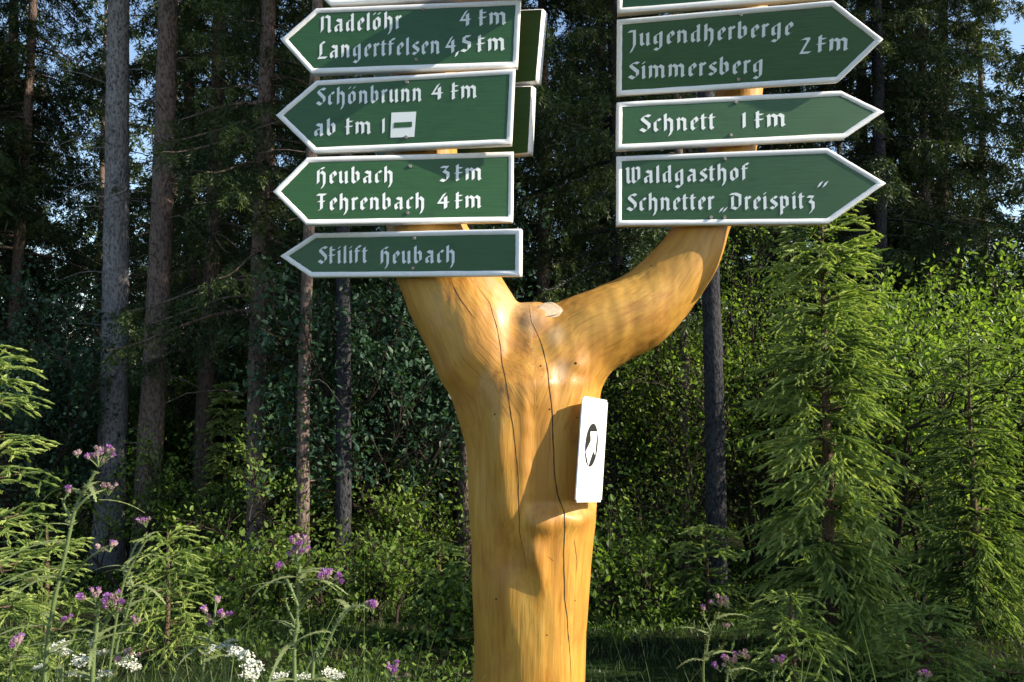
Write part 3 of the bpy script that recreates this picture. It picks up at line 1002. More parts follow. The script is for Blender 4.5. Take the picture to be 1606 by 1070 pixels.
def trunk_tubes(tb, pts, r0, H, rng, n=18, stubs=24, zmin=.8, zmax=7.5):
    rr = []
    for i, p in enumerate(pts):
        z = p.z - pts[0].z
        rr.append(max(.012, r0 * (1 - .80 * z / H) * (1 + .55 * math.exp(-z * 3.2))))
    v, q = tube_arrays(pts, rr, n)
    # bark relief
    for i in range(len(v)):
        c = pts[i // n]
        p = Vector(v[i]); dv = p - c
        k = 1 + .07 * noise.noise(p * 5) + .05 * noise.noise(Vector((p.x * 22, p.y * 22, p.z * 9)))
        v[i] = tuple(c + dv * k)
    tb.V.append(v); tb.Q.append(q + tb.n); tb.n += len(v)
    # thin dead twigs that stay on shaded trunks
    for s in range(stubs):
        z = zmin + (zmax - zmin) * rng.random() ** .7
        i = min(range(len(pts)), key=lambda j: abs(pts[j].z - pts[0].z - z))
        ph = rng.random() * 2 * math.pi
        L = .15 + .9 * rng.random() ** 1.6
        o = Vector((math.cos(ph), math.sin(ph), 0))
        pp = []
        cz = rng.normal(0, .25)
        for t in (0, .3, .6, 1):
            pp.append(pts[i] + o * (rr[i] * .8 + L * t) + Vector((rng.normal(0, .02), rng.normal(0, .02), L * (.25 * t - (.7 + cz) * t * t * .7))))
        tb.add(pp, [.009, .007, .005, .002], 4)

def attach(o, root):
    o.parent = root

def gz(p): return ground_z(p.x, p.y)

def place_base(px, D):
    x = (px - CX) / F * D
    return Vector((x, D, ground_z(x, D)))

# ---- crown prototypes of tall spruces (needle sprays and fine limbs)
def proto(seed, **k):
    rng = np.random.default_rng(seed)
    return spruce_segments(rng, **k)

PROTO_LOW = [proto(11 + i, H=17 + i, z0=z0, Rmax=rm, step=.40, per=6, gap=.15) for i, (z0, rm) in enumerate(((1.6, 2.3), (2.3, 2.6), (1.2, 2.0)))]
PROTO_MID = [proto(21 + i, H=17, z0=z0, Rmax=2.0, step=.36, per=6, gap=.12, droop=1.15) for i, z0 in enumerate((3.9, 4.4))]
PROTO_HIGH = [proto(31 + i, H=19, z0=8.6 + i * .6, Rmax=2.3, step=.5, per=5) for i in range(2)]

def crown_obj_mesh(name, segs, seed, per_m, L, W):
    rng = np.random.default_rng(seed)
    q, v = crown_mesh(name, segs, rng, per_m, L, W)
    return quad_mesh(name, q.reshape(-1, 3), np.arange(len(q) * 4).reshape(-1, 4), v)

CROWN_LOW = [crown_obj_mesh('crown', s, 50 + i, 36, .085, .020) for i, s in enumerate(PROTO_LOW)]
CROWN_HIGH = [crown_obj_mesh('crown', s, 60 + i, 18, .12, .028) for i, s in enumerate(PROTO_HIGH)]
CROWN_MID = [crown_obj_mesh('crown', s, 80 + i, 40, .075, .016) for i, s in enumerate(PROTO_MID)]
for c in CROWN_LOW + CROWN_HIGH + CROWN_MID: c.materials.append(M['needle_old'])

def tall_spruce(px_lo, y_lo, px_hi, y_hi, D, wpx, label, group, bark='bark_grey', crown=None, scale=1.0, rot=0.0, seed=1, stubs=20, H=18.0, limbs=None, name='spruce_tree', tw=18):
    rng = np.random.default_rng(seed)
    a, c = P(px_lo, y_lo, D), P(px_hi, y_hi, D)
    dirn = (c - a) / (c.z - a.z)
    b0 = a - dirn * (a.z - ground_z(a.x, a.y))
    b0.z = ground_z(b0.x, b0.y)
    root = empty(name, b0)
    tag(root, label, 'tree', group)
    tb = Tubes()
    pts = [Vector(p) - b0 for p in trunk_path(b0, b0 + dirn, H, rng, .03)]
    trunk_tubes(tb, pts, wpx / F * D / 2 / .93, H, rng, tw, stubs)
    if limbs is not None:
        lt = np.array([dirn.x, dirn.y])
        for pth, r_ in limbs:
            if rng.random() < .7:
                ca, sa = math.cos(rot), math.sin(rot)
                q = np.stack([pth[:, 0] * ca - pth[:, 1] * sa, pth[:, 0] * sa + pth[:, 1] * ca, pth[:, 2]], 1) * scale
                q[:, :2] += q[:, 2:3] * lt
                tb.add(q, np.linspace(r_ * .8, r_ * .2, len(q)), 3)
    link('trunk', tb.mesh('trunk'), root, [M[bark]])
    if crown is not None:
        co = bpy.data.objects.new('crown', crown)
        COL.objects.link(co)
        co.parent = root
        sh = Matrix.Identity(4); sh[0][2] = dirn.x; sh[1][2] = dirn.y
        co.matrix_local = sh @ Matrix.Rotation(rot, 4, 'Z') @ Matrix.Scale(scale, 4)
    return root

GF = 'spruce trunks at the forest edge'
def front(*a, hi=0, mid=None, **k): return tall_spruce(*a, crown=CROWN_HIGH[hi] if mid is None else CROWN_MID[mid], limbs=None if mid is None else PROTO_MID[mid][3], **k)
front(171, 800, 190, 0, 9.2, 42, 'thick pale grey spruce trunk at left, bare to the picture top', GF, bark='bark_grey', seed=3, stubs=34, rot=.4)
front(231, 800, 264, 0, 8.8, 38, 'reddish brown leaning spruce trunk right of the thick pale grey one', GF, bark='bark_brown', seed=4, stubs=26, rot=1.9, hi=1)
front(317, 800, 330, 400, 9.9, 27, 'dim brown trunk just right of the leaning reddish brown trunk', GF, bark='bark_brown', mid=0, scale=.7, seed=5, stubs=22, rot=2.5)
front(402, 800, 414, 250, 8.3, 28, 'dark brown trunk just left of the slim sunlit trunk', GF, bark='bark_brown', mid=1, scale=.7, seed=6, stubs=24, rot=3.3, hi=1)
front(477, 800, 485, 440, 7.2, 20, 'slim spruce trunk with sunlit right side under the lowest left board', GF, bark='bark_brown', seed=7, stubs=22, rot=4.1)
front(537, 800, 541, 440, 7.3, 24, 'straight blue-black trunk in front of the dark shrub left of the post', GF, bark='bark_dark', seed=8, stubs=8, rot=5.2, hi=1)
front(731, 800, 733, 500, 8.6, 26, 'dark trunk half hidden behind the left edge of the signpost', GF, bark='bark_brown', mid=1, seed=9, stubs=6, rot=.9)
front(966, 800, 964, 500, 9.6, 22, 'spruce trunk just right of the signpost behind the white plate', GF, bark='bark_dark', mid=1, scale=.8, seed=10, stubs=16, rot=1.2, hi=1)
front(1071, 700, 1068, 450, 9.0, 17, 'thin sunlit trunk between the signpost and the blue-black trunk at right', GF, bark='bark_brown', seed=11, stubs=16, rot=2.2)
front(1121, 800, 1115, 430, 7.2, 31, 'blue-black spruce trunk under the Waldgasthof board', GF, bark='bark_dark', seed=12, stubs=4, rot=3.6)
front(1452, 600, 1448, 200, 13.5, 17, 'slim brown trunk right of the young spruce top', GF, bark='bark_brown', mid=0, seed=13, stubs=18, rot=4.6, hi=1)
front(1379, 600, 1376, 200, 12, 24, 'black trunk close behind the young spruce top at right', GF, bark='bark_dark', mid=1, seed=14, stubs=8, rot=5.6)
front(22, 500, 40, 190, 12, 17, 'slim dark trunk near the left picture edge', GF, bark='bark_brown', mid=1, seed=15, stubs=16, rot=.2, hi=1)

GB = 'spruces with hanging boughs behind the bare trunks'
back = [(20, 14.5, 0, .85, 'dark spruce with hanging boughs left of the thick pale trunk'),
        (-95, 12.0, 1, 1.0, 'dark spruce crown hanging into the upper left corner'),
        (300, 13.2, 1, .95, 'drooping spruce between the leaning brown trunk and the left boards'),
        (425, 12.2, 2, 1.0, 'drooping spruce behind the tips of the left boards'),
        (575, 15.0, 0, 1.05, 'spruce showing through the gaps between the left boards'),
        (720, 13.5, 1, 1.0, 'spruce behind the right ends of the left boards'),
        (850, 12.4, 2, 1.05, 'spruce hanging down in the middle of the fork'),
        (945, 14.6, 0, 1.0, 'spruce behind the blunt ends of the right boards'),
        (1075, 13.2, 1, 1.0, 'spruce crown behind the right-pointing boards'),
        (1210, 15.5, 2, 1.1, 'spruce crown behind the Jugendherberge board'),
        (1345, 13.4, 0, 1.0, 'black-green spruce behind the points of the right boards'),
        (1480, 14.8, 1, 1.0, 'black-green spruce above the light bush at right'),
        (1800, 11.5, 2, 1.0, 'dark spruce reaching in at the right picture edge')]
for i, (px, D, kx, s_, lb) in enumerate(back):
    tall_spruce(px, 700, px + random.uniform(-4, 4), 300, D, 24, lb, GB, bark='bark_brown', crown=CROWN_LOW[kx], scale=s_, rot=i * 1.37, seed=70 + i, stubs=10, H=16.5, limbs=PROTO_LOW[kx][3], tw=10)

# ---- the wood behind and beside: one mass of far trees
def far_wood():
    rng = np.random.default_rng(99)
    segs = [proto(201 + i, H=16 + 2 * i, z0=.9, Rmax=2.3, step=.55, per=5, gap=.1) for i in range(2)]
    base = []
    for i, s in enumerate(segs):
        r2 = np.random.default_rng(300 + i)
        base.append(needles(s[0], s[1], s[2], r2, 7.5, .17, .045, spread=.7, flat=.8))
    spots = []
    for D in (18.5, 22.5, 27, 34):
        n = int(6 + D * .24)
        for k in range(n):
            px = -420 + (2450) * (k + .5 + rng.normal(0, .22)) / n
            if abs(px - 1590) < 75: continue
            if abs(px - 118) < 40 and D < 20: continue
            spots.append(((px - CX) / F * D, D + rng.normal(0, .8)))
    # the wood goes on to the right of the picture and shades its edge
    high = [(11.5, 5.6), (13.2, 7.4), (15.4, 9.4)]
    s2 = PROTO_HIGH[0]
    base.append(needles(s2[0], s2[1], s2[2], np.random.default_rng(310), 8, .17, .05, spread=.7, flat=.8))
    spots += [(14.5, 10.8), (17.5, 12.2), (19.5, 10.4), (11.4, 15), (-9.5, 9.5), (-11.5, 12), (-12, 7)]
    Q, Vv = [], []
    tb = Tubes()
    spots += high
    for i, (x, y) in enumerate(spots):
        q, v = base[2 if (x, y) in high else i % 2]
        a = rng.random() * 6.28; s = .85 + .35 * rng.random() if (x, y) not in high else 1.4
        ca, sa = math.cos(a) * s, math.sin(a) * s
        z = ground_z(x, y)
        r_ = np.empty_like(q, dtype=np.float32)
        r_[..., 0] = q[..., 0] * ca - q[..., 1] * sa + x
        r_[..., 1] = q[..., 0] * sa + q[..., 1] * ca + y
        r_[..., 2] = q[..., 2] * s + z
        Q.append(r_); Vv.append(v)
    q = np.concatenate(Q)
    o = link('woods', quad_mesh('woods', q.reshape(-1, 3), np.arange(len(q) * 4).reshape(-1, 4), np.concatenate(Vv)), mats=[M['needle_old']])
    tag(o, 'dense mass of dark spruces deeper in the forest', 'forest', kind='stuff')
    for i, (x, y) in enumerate(spots):
        z = ground_z(x, y)
        tb.add([(x, y, z - .2), (x, y, z + 4), (x, y, z + 9), (x, y, z + 15)], [.17, .13, .09, .03], 7)
    t = link('trunks', tb.mesh('trunks'), o, [M['bark_brown']])
    tag(t, kind='stuff')
far_wood()

# ------------------------------------------------------------------ broadleaf shrubs
def leaf_quads(pos, d, nrm, L, W, fold=.25):
    """two folded quads for each leaf"""
    side = unit(np.cross(d, nrm))
    n2 = np.cross(side, d)
    L = L[:, None]; W = W[:, None]
    tip = pos + d * L
    l1 = pos + d * L * .30 + side * W * .5 + n2 * W * fold * .5
    l2 = pos + d * L * .70 + side * W * .40 + n2 * W * fold * .4
    r1 = pos + d * L * .30 - side * W * .5 + n2 * W * fold * .5
    r2 = pos + d * L * .70 - side * W * .40 + n2 * W * fold * .4
    return np.concatenate([np.stack([pos, l1, l2, tip], 1), np.stack([pos, tip, r2, r1], 1)])

def shrub(px, D, H, W, label, seed, leaf='leaf_dark', nst=6, nleaf=5000, L=.075, group=None, zlow=.25, name='shrub', cat='shrub', spread=1.0, stem='stem_dark', vb=.45):
    rng = np.random.default_rng(seed)
    b = place_base(px, D)
    root = empty(name, b)
    tag(root, label, cat, group)
    tb = Tubes()
    tips = []
    def grow(p, d, ln, r_, lev):
        n = 5
        pts = [p]
        for i in range(n):
            d = (d + Vector(rng.normal(0, .16, 3)) + Vector((0, 0, .06))).normalized()
            p = p + d * (ln / n)
            pts.append(p)
            if lev < 3 and i >= 1:
                for q in range(2 if lev < 2 else 1):
                    a = Vector(rng.normal(0, 1, 3))
                    side = (a - d * a.dot(d)).normalized()
                    nd2 = (d * .65 + side * .75 * spread + Vector((0, 0, .1))).normalized()
                    grow(p, nd2, ln * (.38 + .2 * rng.random()), r_ * .5, lev + 1)
            if lev >= 1 and p.z > zlow * H * .6:
                tips.append((tuple(p), tuple(d)))
        if lev < 3:
            tb.add(pts, np.linspace(r_, r_ * .45, len(pts)), 5 if lev < 2 else 3)
    for s in range(nst):
        a = rng.random() * 6.28
        d = Vector((math.cos(a) * .35 * W / H, math.sin(a) * .35 * W / H, 1)).normalized()
        grow(Vector((math.cos(a) * .08, math.sin(a) * .08, -.1)), d, H * (.62 + .25 * rng.random()), .012 + .006 * H, 0)
    tp = np.array([t[0] for t in tips]); td = np.array([t[1] for t in tips])
    # leaves cluster on the twigs
    tip_var = np.clip(rng.normal(vb, .18, len(tp)), 0, 1)
    i = rng.integers(0, len(tp), nleaf)
    pos = tp[i] + rng.normal(0, .055, (nleaf, 3)) * (L / .07)
    d = unit(td[i] * .5 + rng.normal(0, .6, (nleaf, 3)) + np.array([0, 0, -.1]))
    nr = unit(rng.normal(0, .55, (nleaf, 3)) + np.array([0, 0, 1.0]))
    l = L * (.55 + .8 * rng.random(nleaf))
    q = leaf_quads(pos, d, nr, l, l * .52)
    v = np.clip(tip_var[i] + rng.normal(0, .14, nleaf), 0, 1)
    link('stems', tb.mesh('stems'), root, [M[stem]])
    link('foliage', quad_mesh('foliage', q.reshape(-1, 3), np.arange(len(q) * 4).reshape(-1, 4), np.concatenate([v, v])), root, [M[leaf]])
    return root

GS = 'broadleaf shrubs under the spruces'
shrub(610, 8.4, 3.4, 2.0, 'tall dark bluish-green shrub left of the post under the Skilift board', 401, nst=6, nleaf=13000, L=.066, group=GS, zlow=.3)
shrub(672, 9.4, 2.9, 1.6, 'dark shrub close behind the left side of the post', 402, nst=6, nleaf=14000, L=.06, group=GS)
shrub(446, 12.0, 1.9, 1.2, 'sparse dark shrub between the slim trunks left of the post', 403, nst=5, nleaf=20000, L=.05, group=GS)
shrub(362, 6.6, 1.5, .4, 'slender light green sapling in front of the dark brown trunk', 404, leaf='leaf_light', nst=1, nleaf=600, L=.045, group='light green saplings', name='sapling', cat='sapling', zlow=.1)
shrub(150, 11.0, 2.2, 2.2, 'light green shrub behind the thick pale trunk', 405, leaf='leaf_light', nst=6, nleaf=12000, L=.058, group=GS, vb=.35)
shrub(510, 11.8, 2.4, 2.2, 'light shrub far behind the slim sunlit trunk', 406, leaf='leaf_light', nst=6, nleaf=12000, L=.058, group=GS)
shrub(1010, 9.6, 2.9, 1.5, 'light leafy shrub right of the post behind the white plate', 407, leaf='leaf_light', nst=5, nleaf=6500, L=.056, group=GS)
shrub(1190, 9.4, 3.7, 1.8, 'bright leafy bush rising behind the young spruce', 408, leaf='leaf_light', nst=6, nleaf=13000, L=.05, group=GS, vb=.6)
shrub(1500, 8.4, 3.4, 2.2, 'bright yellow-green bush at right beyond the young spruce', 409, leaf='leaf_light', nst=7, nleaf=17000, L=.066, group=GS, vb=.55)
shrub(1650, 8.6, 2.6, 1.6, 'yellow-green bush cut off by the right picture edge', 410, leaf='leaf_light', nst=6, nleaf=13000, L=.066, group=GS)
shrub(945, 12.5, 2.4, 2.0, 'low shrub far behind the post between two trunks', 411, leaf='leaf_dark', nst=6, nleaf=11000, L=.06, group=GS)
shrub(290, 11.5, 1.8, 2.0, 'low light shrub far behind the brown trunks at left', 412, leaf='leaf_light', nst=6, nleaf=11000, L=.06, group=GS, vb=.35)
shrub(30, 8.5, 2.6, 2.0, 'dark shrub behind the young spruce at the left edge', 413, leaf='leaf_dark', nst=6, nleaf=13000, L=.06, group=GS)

shrub(2290, 3.6, 1.9, .8, 'unseen leafy bush added beyond the right picture edge to shade the ground', 420, leaf='leaf_light', nst=7, nleaf=15000, L=.06, group=GS, zlow=.05)  # out of view, added so its shadow darkens the ground beside the post

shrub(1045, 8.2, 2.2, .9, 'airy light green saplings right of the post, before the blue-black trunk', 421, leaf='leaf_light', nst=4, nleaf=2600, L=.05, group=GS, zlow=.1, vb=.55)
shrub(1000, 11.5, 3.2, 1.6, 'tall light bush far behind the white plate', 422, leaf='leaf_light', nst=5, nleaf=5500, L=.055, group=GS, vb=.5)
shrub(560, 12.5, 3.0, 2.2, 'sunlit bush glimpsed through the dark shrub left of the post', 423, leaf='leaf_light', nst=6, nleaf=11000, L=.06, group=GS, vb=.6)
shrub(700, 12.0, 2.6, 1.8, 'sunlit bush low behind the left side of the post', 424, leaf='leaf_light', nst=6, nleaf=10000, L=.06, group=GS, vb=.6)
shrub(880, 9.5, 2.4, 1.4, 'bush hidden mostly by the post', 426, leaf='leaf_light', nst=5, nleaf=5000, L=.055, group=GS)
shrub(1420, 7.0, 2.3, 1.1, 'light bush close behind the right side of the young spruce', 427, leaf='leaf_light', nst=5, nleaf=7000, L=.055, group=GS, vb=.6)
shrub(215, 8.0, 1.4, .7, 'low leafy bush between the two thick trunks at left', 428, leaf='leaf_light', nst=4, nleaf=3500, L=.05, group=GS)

shrub(505, 9.4, 1.9, 1.2, 'sunlit bush between the slim trunks under the lowest left board', 430, leaf='leaf_light', nst=5, nleaf=6000, L=.052, group=GS, zlow=.1, vb=.65)
shrub(655, 7.9, 1.3, .9, 'low sunlit bush close left of the post', 431, leaf='leaf_light', nst=5, nleaf=3500, L=.048, group=GS, zlow=.05, vb=.5)
GLP = 'knee-high leafy plants on the forest floor'
for k_, (px_, D_, h_, lb_) in enumerate(((425, 6.2, .75, 'leafy plant left of the upright thistle'), (520, 6.8, .8, 'leafy plant behind the bowing thistle'), (610, 5.9, .65, 'leafy plant at the foot of the dark shrub'),
                                         (700, 5.4, .55, 'small leafy plant nearest the post foot at left'), (985, 6.0, .75, 'leafy plant right of the post foot'), (1050, 6.8, .9, 'taller leafy plant before the airy saplings'),
                                         (960, 7.6, .9, 'leafy plant below the trunk behind the white plate'), (330, 5.6, .6, 'leafy plant right of the small bushy spruce'))):
    shrub(px_, D_, h_, h_ * .9, lb_, 440 + k_, leaf='leaf_light', nst=4, nleaf=1300, L=.05, group=GLP, zlow=.0, name='leafy_plant', cat='plant', vb=.35)

# ------------------------------------------------------------------ young spruces with visible shoots
def young_spruce(px, D, H, Rmax, label, seed, dens=1.0, nl=.0155, nw=.0046, base=None, group=None, z0=.1, whorl=.20, br=6, vb=.38):
    rng = np.random.default_rng(seed)
    b = base if base is not None else place_base(px, D)
    root = empty('young_spruce', b)
    tag(root, label, 'tree', group)
    A, B, V = [], [], []
    tb = Tubes()
    tb.add([(0, 0, -.1), (.01, 0, H * .4), (0, .01, H * .75), (0, 0, H)], [.012 + .012 * H, .008 + .008 * H, .012, .004], 7, .1)
    down = np.array([0, 0, -1.0])
    def seg(a, c, v):
        A.append(a); B.append(c); V.append(v)
    def shoot(p, d, l, v, droop=.25):
        """one shoot of one to three short bent pieces"""
        n = 2 if l < .16 else 3
        for i in range(n):
            d = unit(d + down * droop * .35 + rng.normal(0, .05, 3))
            q = p + d * (l / n)
            seg(p, q, np.clip(v + .16 * (i == n - 1), 0, 1))
            p = q
        return p
    z = z0
    while z < H - .05:
        f = 1 - z / H
        per = br if f > .15 else 4
        ph0 = rng.random() * 6.28
        for k in range(per):
            ph = ph0 + 6.283 * k / per + rng.normal(0, .22)
            L = Rmax * (f ** .58) * (.5 + .6 * rng.random())
            L = max(L, .07)
            up = .75 * (1 - f) ** 2 + .10
            d = unit(np.array([math.cos(ph), math.sin(ph), up + rng.normal(0, .08)]))
            p = np.array([0, 0, z + rng.normal(0, .03)])
            n = max(2, int(L / .095))
            st = L / n
            pth = [p]
            tone = np.clip(rng.normal(vb, .10), .1, .9)
            for i in range(n):
                t = (i + 1) / n
                d = unit(d + down * ((.75 if t < .65 else -.8) / n) * (.35 + .65 * f) + rng.normal(0, .05, 3))
                q = p + d * st
                if t > .08:
                    seg(p, q, np.clip(tone + .3 * t - .1, 0, 1))
                pth.append(q)
                if t > .12:
                    sd = unit(np.cross(d, [0, 0, 1]))
                    for s in (-1, 1):
                        if rng.random() < .12: continue
                        ll = min(.50, L * .55) * (1.06 - .8 * t) * (.55 + .7 * rng.random()) + .05
                        d2 = unit(d * .75 + sd * s * .85 + np.array([0, 0, rng.normal(-.05, .12)]))
                        pp = q; m = max(1, int(ll / .10))
                        dd = d2
                        for j in range(m):
                            dd = unit(dd + down * .12 + rng.normal(0, .06, 3))
                            qq = pp + dd * (ll / m)
                            seg(pp, qq, np.clip(tone + .22 * (j + 1) / m + .16 * t - .06, 0, 1))
                            if j < m - 1 or m == 1:
                                s2 = unit(np.cross(dd, [0, 0, 1]))
                                for e in (-1, 1):
                                    if rng.random() < .2: continue
                                    shoot(qq, unit(dd * .8 + s2 * e * .7 + down * (.1 + .4 * rng.random())), .07 + .06 * rng.random(), np.clip(tone + .3 + rng.normal(0, .08), 0, 1))
                            pp = qq
            shoot(p, d, .09, min(1, tone + .4), -.2)
            if len(pth) > 2:
                tb.add(pth, np.linspace(.004 + .007 * L, .002, len(pth)), 4)
        z += whorl * (.55 + .45 * f) * (.75 + .5 * rng.random())
    for i in range(3):
        seg(np.array([0, 0, H - .35 + .12 * i]), np.array([0, 0, H - .23 + .12 * i]), .6)
    A, B, V = np.array(A), np.array(B), np.array(V)
    d = B - A; ln = np.linalg.norm(d, axis=1); ax = unit(d)
    u1, u2 = frame_of(ax)
    k = nw / .0048
    core = [blades(A - d * .06, ax, u1, ln * 1.22, np.full(len(A), .018 * k), .5), blades(A - d * .06, ax, u2, ln * 1.22, np.full(len(A), .015 * k), .5)]
    q, v = needles(A, B, V, rng, 150 * dens, nl, nw, spread=.58, flat=.75, vj=.07)
    q = np.concatenate(core + [q]); v = np.concatenate([V * .9, V * .9, v])
    link('trunk', tb.mesh('trunk'), root, [M['bark_thin']])
    link('crown', quad_mesh('crown', q.reshape(-1, 3), np.arange(len(q) * 4).reshape(-1, 4), v), root, [M['needle_young']])
    return root

GY = 'young spruces in the clearing'
young_spruce(1293, 4.6, 3.0, 1.42, 'largest young spruce, sunlit, right of the signpost', 501, group=GY, whorl=.17, vb=.52)
young_spruce(-12, 3.4, 1.82, .50, 'sunlit young spruce cut off by the left picture edge', 502, group=GY, whorl=.21, vb=.45)
young_spruce(268, 4.6, .78, .45, 'small bushy spruce among the thistles in front of the brown trunk', 503, group=GY, whorl=.14, vb=.40)
young_spruce(80, 4.4, .85, .45, 'low spruce behind the thistles at lower left', 504, group=GY, whorl=.16, vb=.40)
young_spruce(1520, 5.6, 2.15, 1.15, 'dimmer young spruce right of the largest one, before the leafy bush', 505, group=GY, vb=.34, whorl=.19)
young_spruce(1235, 3.7, .55, .45, 'tiny spruce at the bottom below the largest young spruce', 506, group=GY, whorl=.12)
young_spruce(1440, 3.9, .50, .42, 'tiny spruce at the bottom right of the largest young spruce', 507, group=GY, whorl=.12)
young_spruce(355, 9.6, 2.3, .5, 'slim light spruce sapling left of the dark brown trunk', 508, group=GY, dens=.5, nl=.03, nw=.009, vb=.5)
young_spruce(690, 6.3, .7, .5, 'low dark spruce seedling left of the post foot', 509, group=GY, vb=.15, whorl=.16)
young_spruce(1105, 6.0, .8, .6, 'low spruce between the blue-black trunk and the largest young spruce', 511, group=GY, dens=.7, nl=.022, nw=.007, whorl=.17)

# ------------------------------------------------------------------ grass and low growth
def grass():
    rng = np.random.default_rng(600)
    S = Soup()
    def patch(n, x0, x1, y0, y1, L, W, vm):
        x = x0 + (x1 - x0) * rng.random(n); y = y0 + (y1 - y0) * rng.random(n) ** 1.2
        keep = np.array([noise.noise(Vector((a * .9, c * .9, 4))) > -.22 for a, c in zip(x, y)])
        x, y = x[keep], y[keep]; n = len(x)
        z = np.array([ground_z(a, c) for a, c in zip(x, y)])
        b = np.stack([x, y, z - .01], 1)
        d = unit(np.stack([rng.normal(0, .35, n), rng.normal(0, .35, n), np.ones(n)], 1))
        s = unit(np.cross(d, rng.normal(0, 1, (n, 3))))
        l = L * (.4 + .9 * rng.random(n))
        d2 = unit(d + np.stack([rng.normal(0, .5, n), rng.normal(0, .5, n), -.2 * np.ones(n)], 1))
        v = np.clip(rng.normal(vm, .2, n), 0, 1)
        w_ = (W * (.6 + .8 * rng.random(n)))[:, None]
        m = b + d * (l * .55)[:, None]; t = m + d2 * (l * .5)[:, None]
        S.add(np.stack([b - s * w_ * .5, b + s * w_ * .5, m + s * w_ * .4, m - s * w_ * .4], 1), v)
        S.add(np.stack([m - s * w_ * .4, m + s * w_ * .4, t + s * w_ * .03, t - s * w_ * .03], 1), v)
    patch(9000, -2.6, -.55, 2.5, 3.6, .26, .006, .45)
    patch(1700, -2.1, -.42, 1.95, 2.7, .72, .007, .6)
    patch(500, .5, 1.6, 2.0, 2.7, .62, .006, .35)
    patch(16000, -4.5, 4.5, 3.0, 6.5, .085, .006, .3)
    patch(22000, -7, 7, 5.0, 12.0, .08, .009, .4)
    o = link('grass', S.mesh('grass'), mats=[M['grass']])
    tag(o, 'short grass on the shaded forest floor', 'grass', kind='stuff')
    # low leafy growth
    n = 11000
    c = np.stack([-7 + 14 * rng.random(n), 3.2 + 11 * rng.random(n) ** 1.1], 1)
    pos, vv = [], []
    for a, b in c:
        if noise.noise(Vector((a * .7, b * .7, 14))) < -.08: continue
        k = 7
        h = .03 + .15 * rng.random() ** 1.5
        p = np.stack([a + rng.normal(0, .06, k), b + rng.normal(0, .06, k), ground_z(a, b) + h * (.3 + .7 * rng.random(k))], 1)
        pos.append(p); vv.append(np.full(k, np.clip(rng.normal(.25, .2), 0, 1)))
    pos = np.concatenate(pos); vv = np.concatenate(vv); n = len(pos)
    d = unit(rng.normal(0, .7, (n, 3)) + np.array([0, 0, .2]))
    nr = unit(rng.normal(0, .4, (n, 3)) + np.array([0, 0, 1.0]))
    l = .034 * (.5 + 1.1 * rng.random(n))
    q = leaf_quads(pos, d, nr, l, l * .5)
    o = link('undergrowth', quad_mesh('undergrowth', q.reshape(-1, 3), np.arange(len(q) * 4).reshape(-1, 4), np.concatenate([vv, vv])), mats=[M['leaf_light']])
    tag(o, 'low leafy plants carpeting the forest floor', 'undergrowth', kind='stuff')
grass()

# ------------------------------------------------------------------ thistles and white umbels
def head_mesh():
    rng = np.random.default_rng(700)
    S = Soup(); T = Soup()
    # bud of overlapping bracts
    n = 70
    th = rng.random(n) * 6.283; h = rng.random(n)
    r_ = .0062 * np.sin(math.pi * (.18 + .72 * h))
    b = np.stack([np.cos(th) * r_, np.sin(th) * r_, .001 + h * .011], 1)
    d = unit(np.stack([np.cos(th) * .35, np.sin(th) * .35, np.ones(n)], 1))
    s = unit(np.stack([-np.sin(th), np.cos(th), np.zeros(n)], 1))
    S.add(blades(b, d, s, np.full(n, .006), np.full(n, .0042)), rng.random(n))
    n = 60
    th = rng.random(n) * 6.283; sp = rng.random(n) ** .6
    b = np.stack([np.cos(th) * .003 * sp, np.sin(th) * .003 * sp, np.full(n, .011)], 1)
    d = unit(np.stack([np.cos(th) * sp * .75, np.sin(th) * sp * .75, np.ones(n)], 1))
    s = unit(np.cross(d, rng.normal(0, 1, (n, 3))))
    T.add(blades(b, d, s, .009 + .004 * rng.random(n), np.full(n, .0024), .65), rng.random(n))
    mb = S.mesh('flower_head'); mb.materials.append(M['thistle_bud'])
    mt = T.mesh('petals'); mt.materials.append(M['thistle_purple'])
    return mb, mt
HEAD, TUFT = head_mesh()

GT = 'purple thistles'
def smooth_path(pts, n=6):
    out = []
    for i in range(len(pts) - 1):
        p0, p1, p2, p3 = pts[max(i - 1, 0)], pts[i], pts[i + 1], pts[min(i + 2, len(pts) - 1)]
        for s in range(n):
            u = s / n
            out.append(.5 * ((2 * p1) + (-p0 + p2) * u + (2 * p0 - 5 * p1 + 4 * p2 - p3) * u * u + (-p0 + 3 * p1 - 3 * p2 + p3) * u ** 3))
    out.append(pts[-1])
    return out

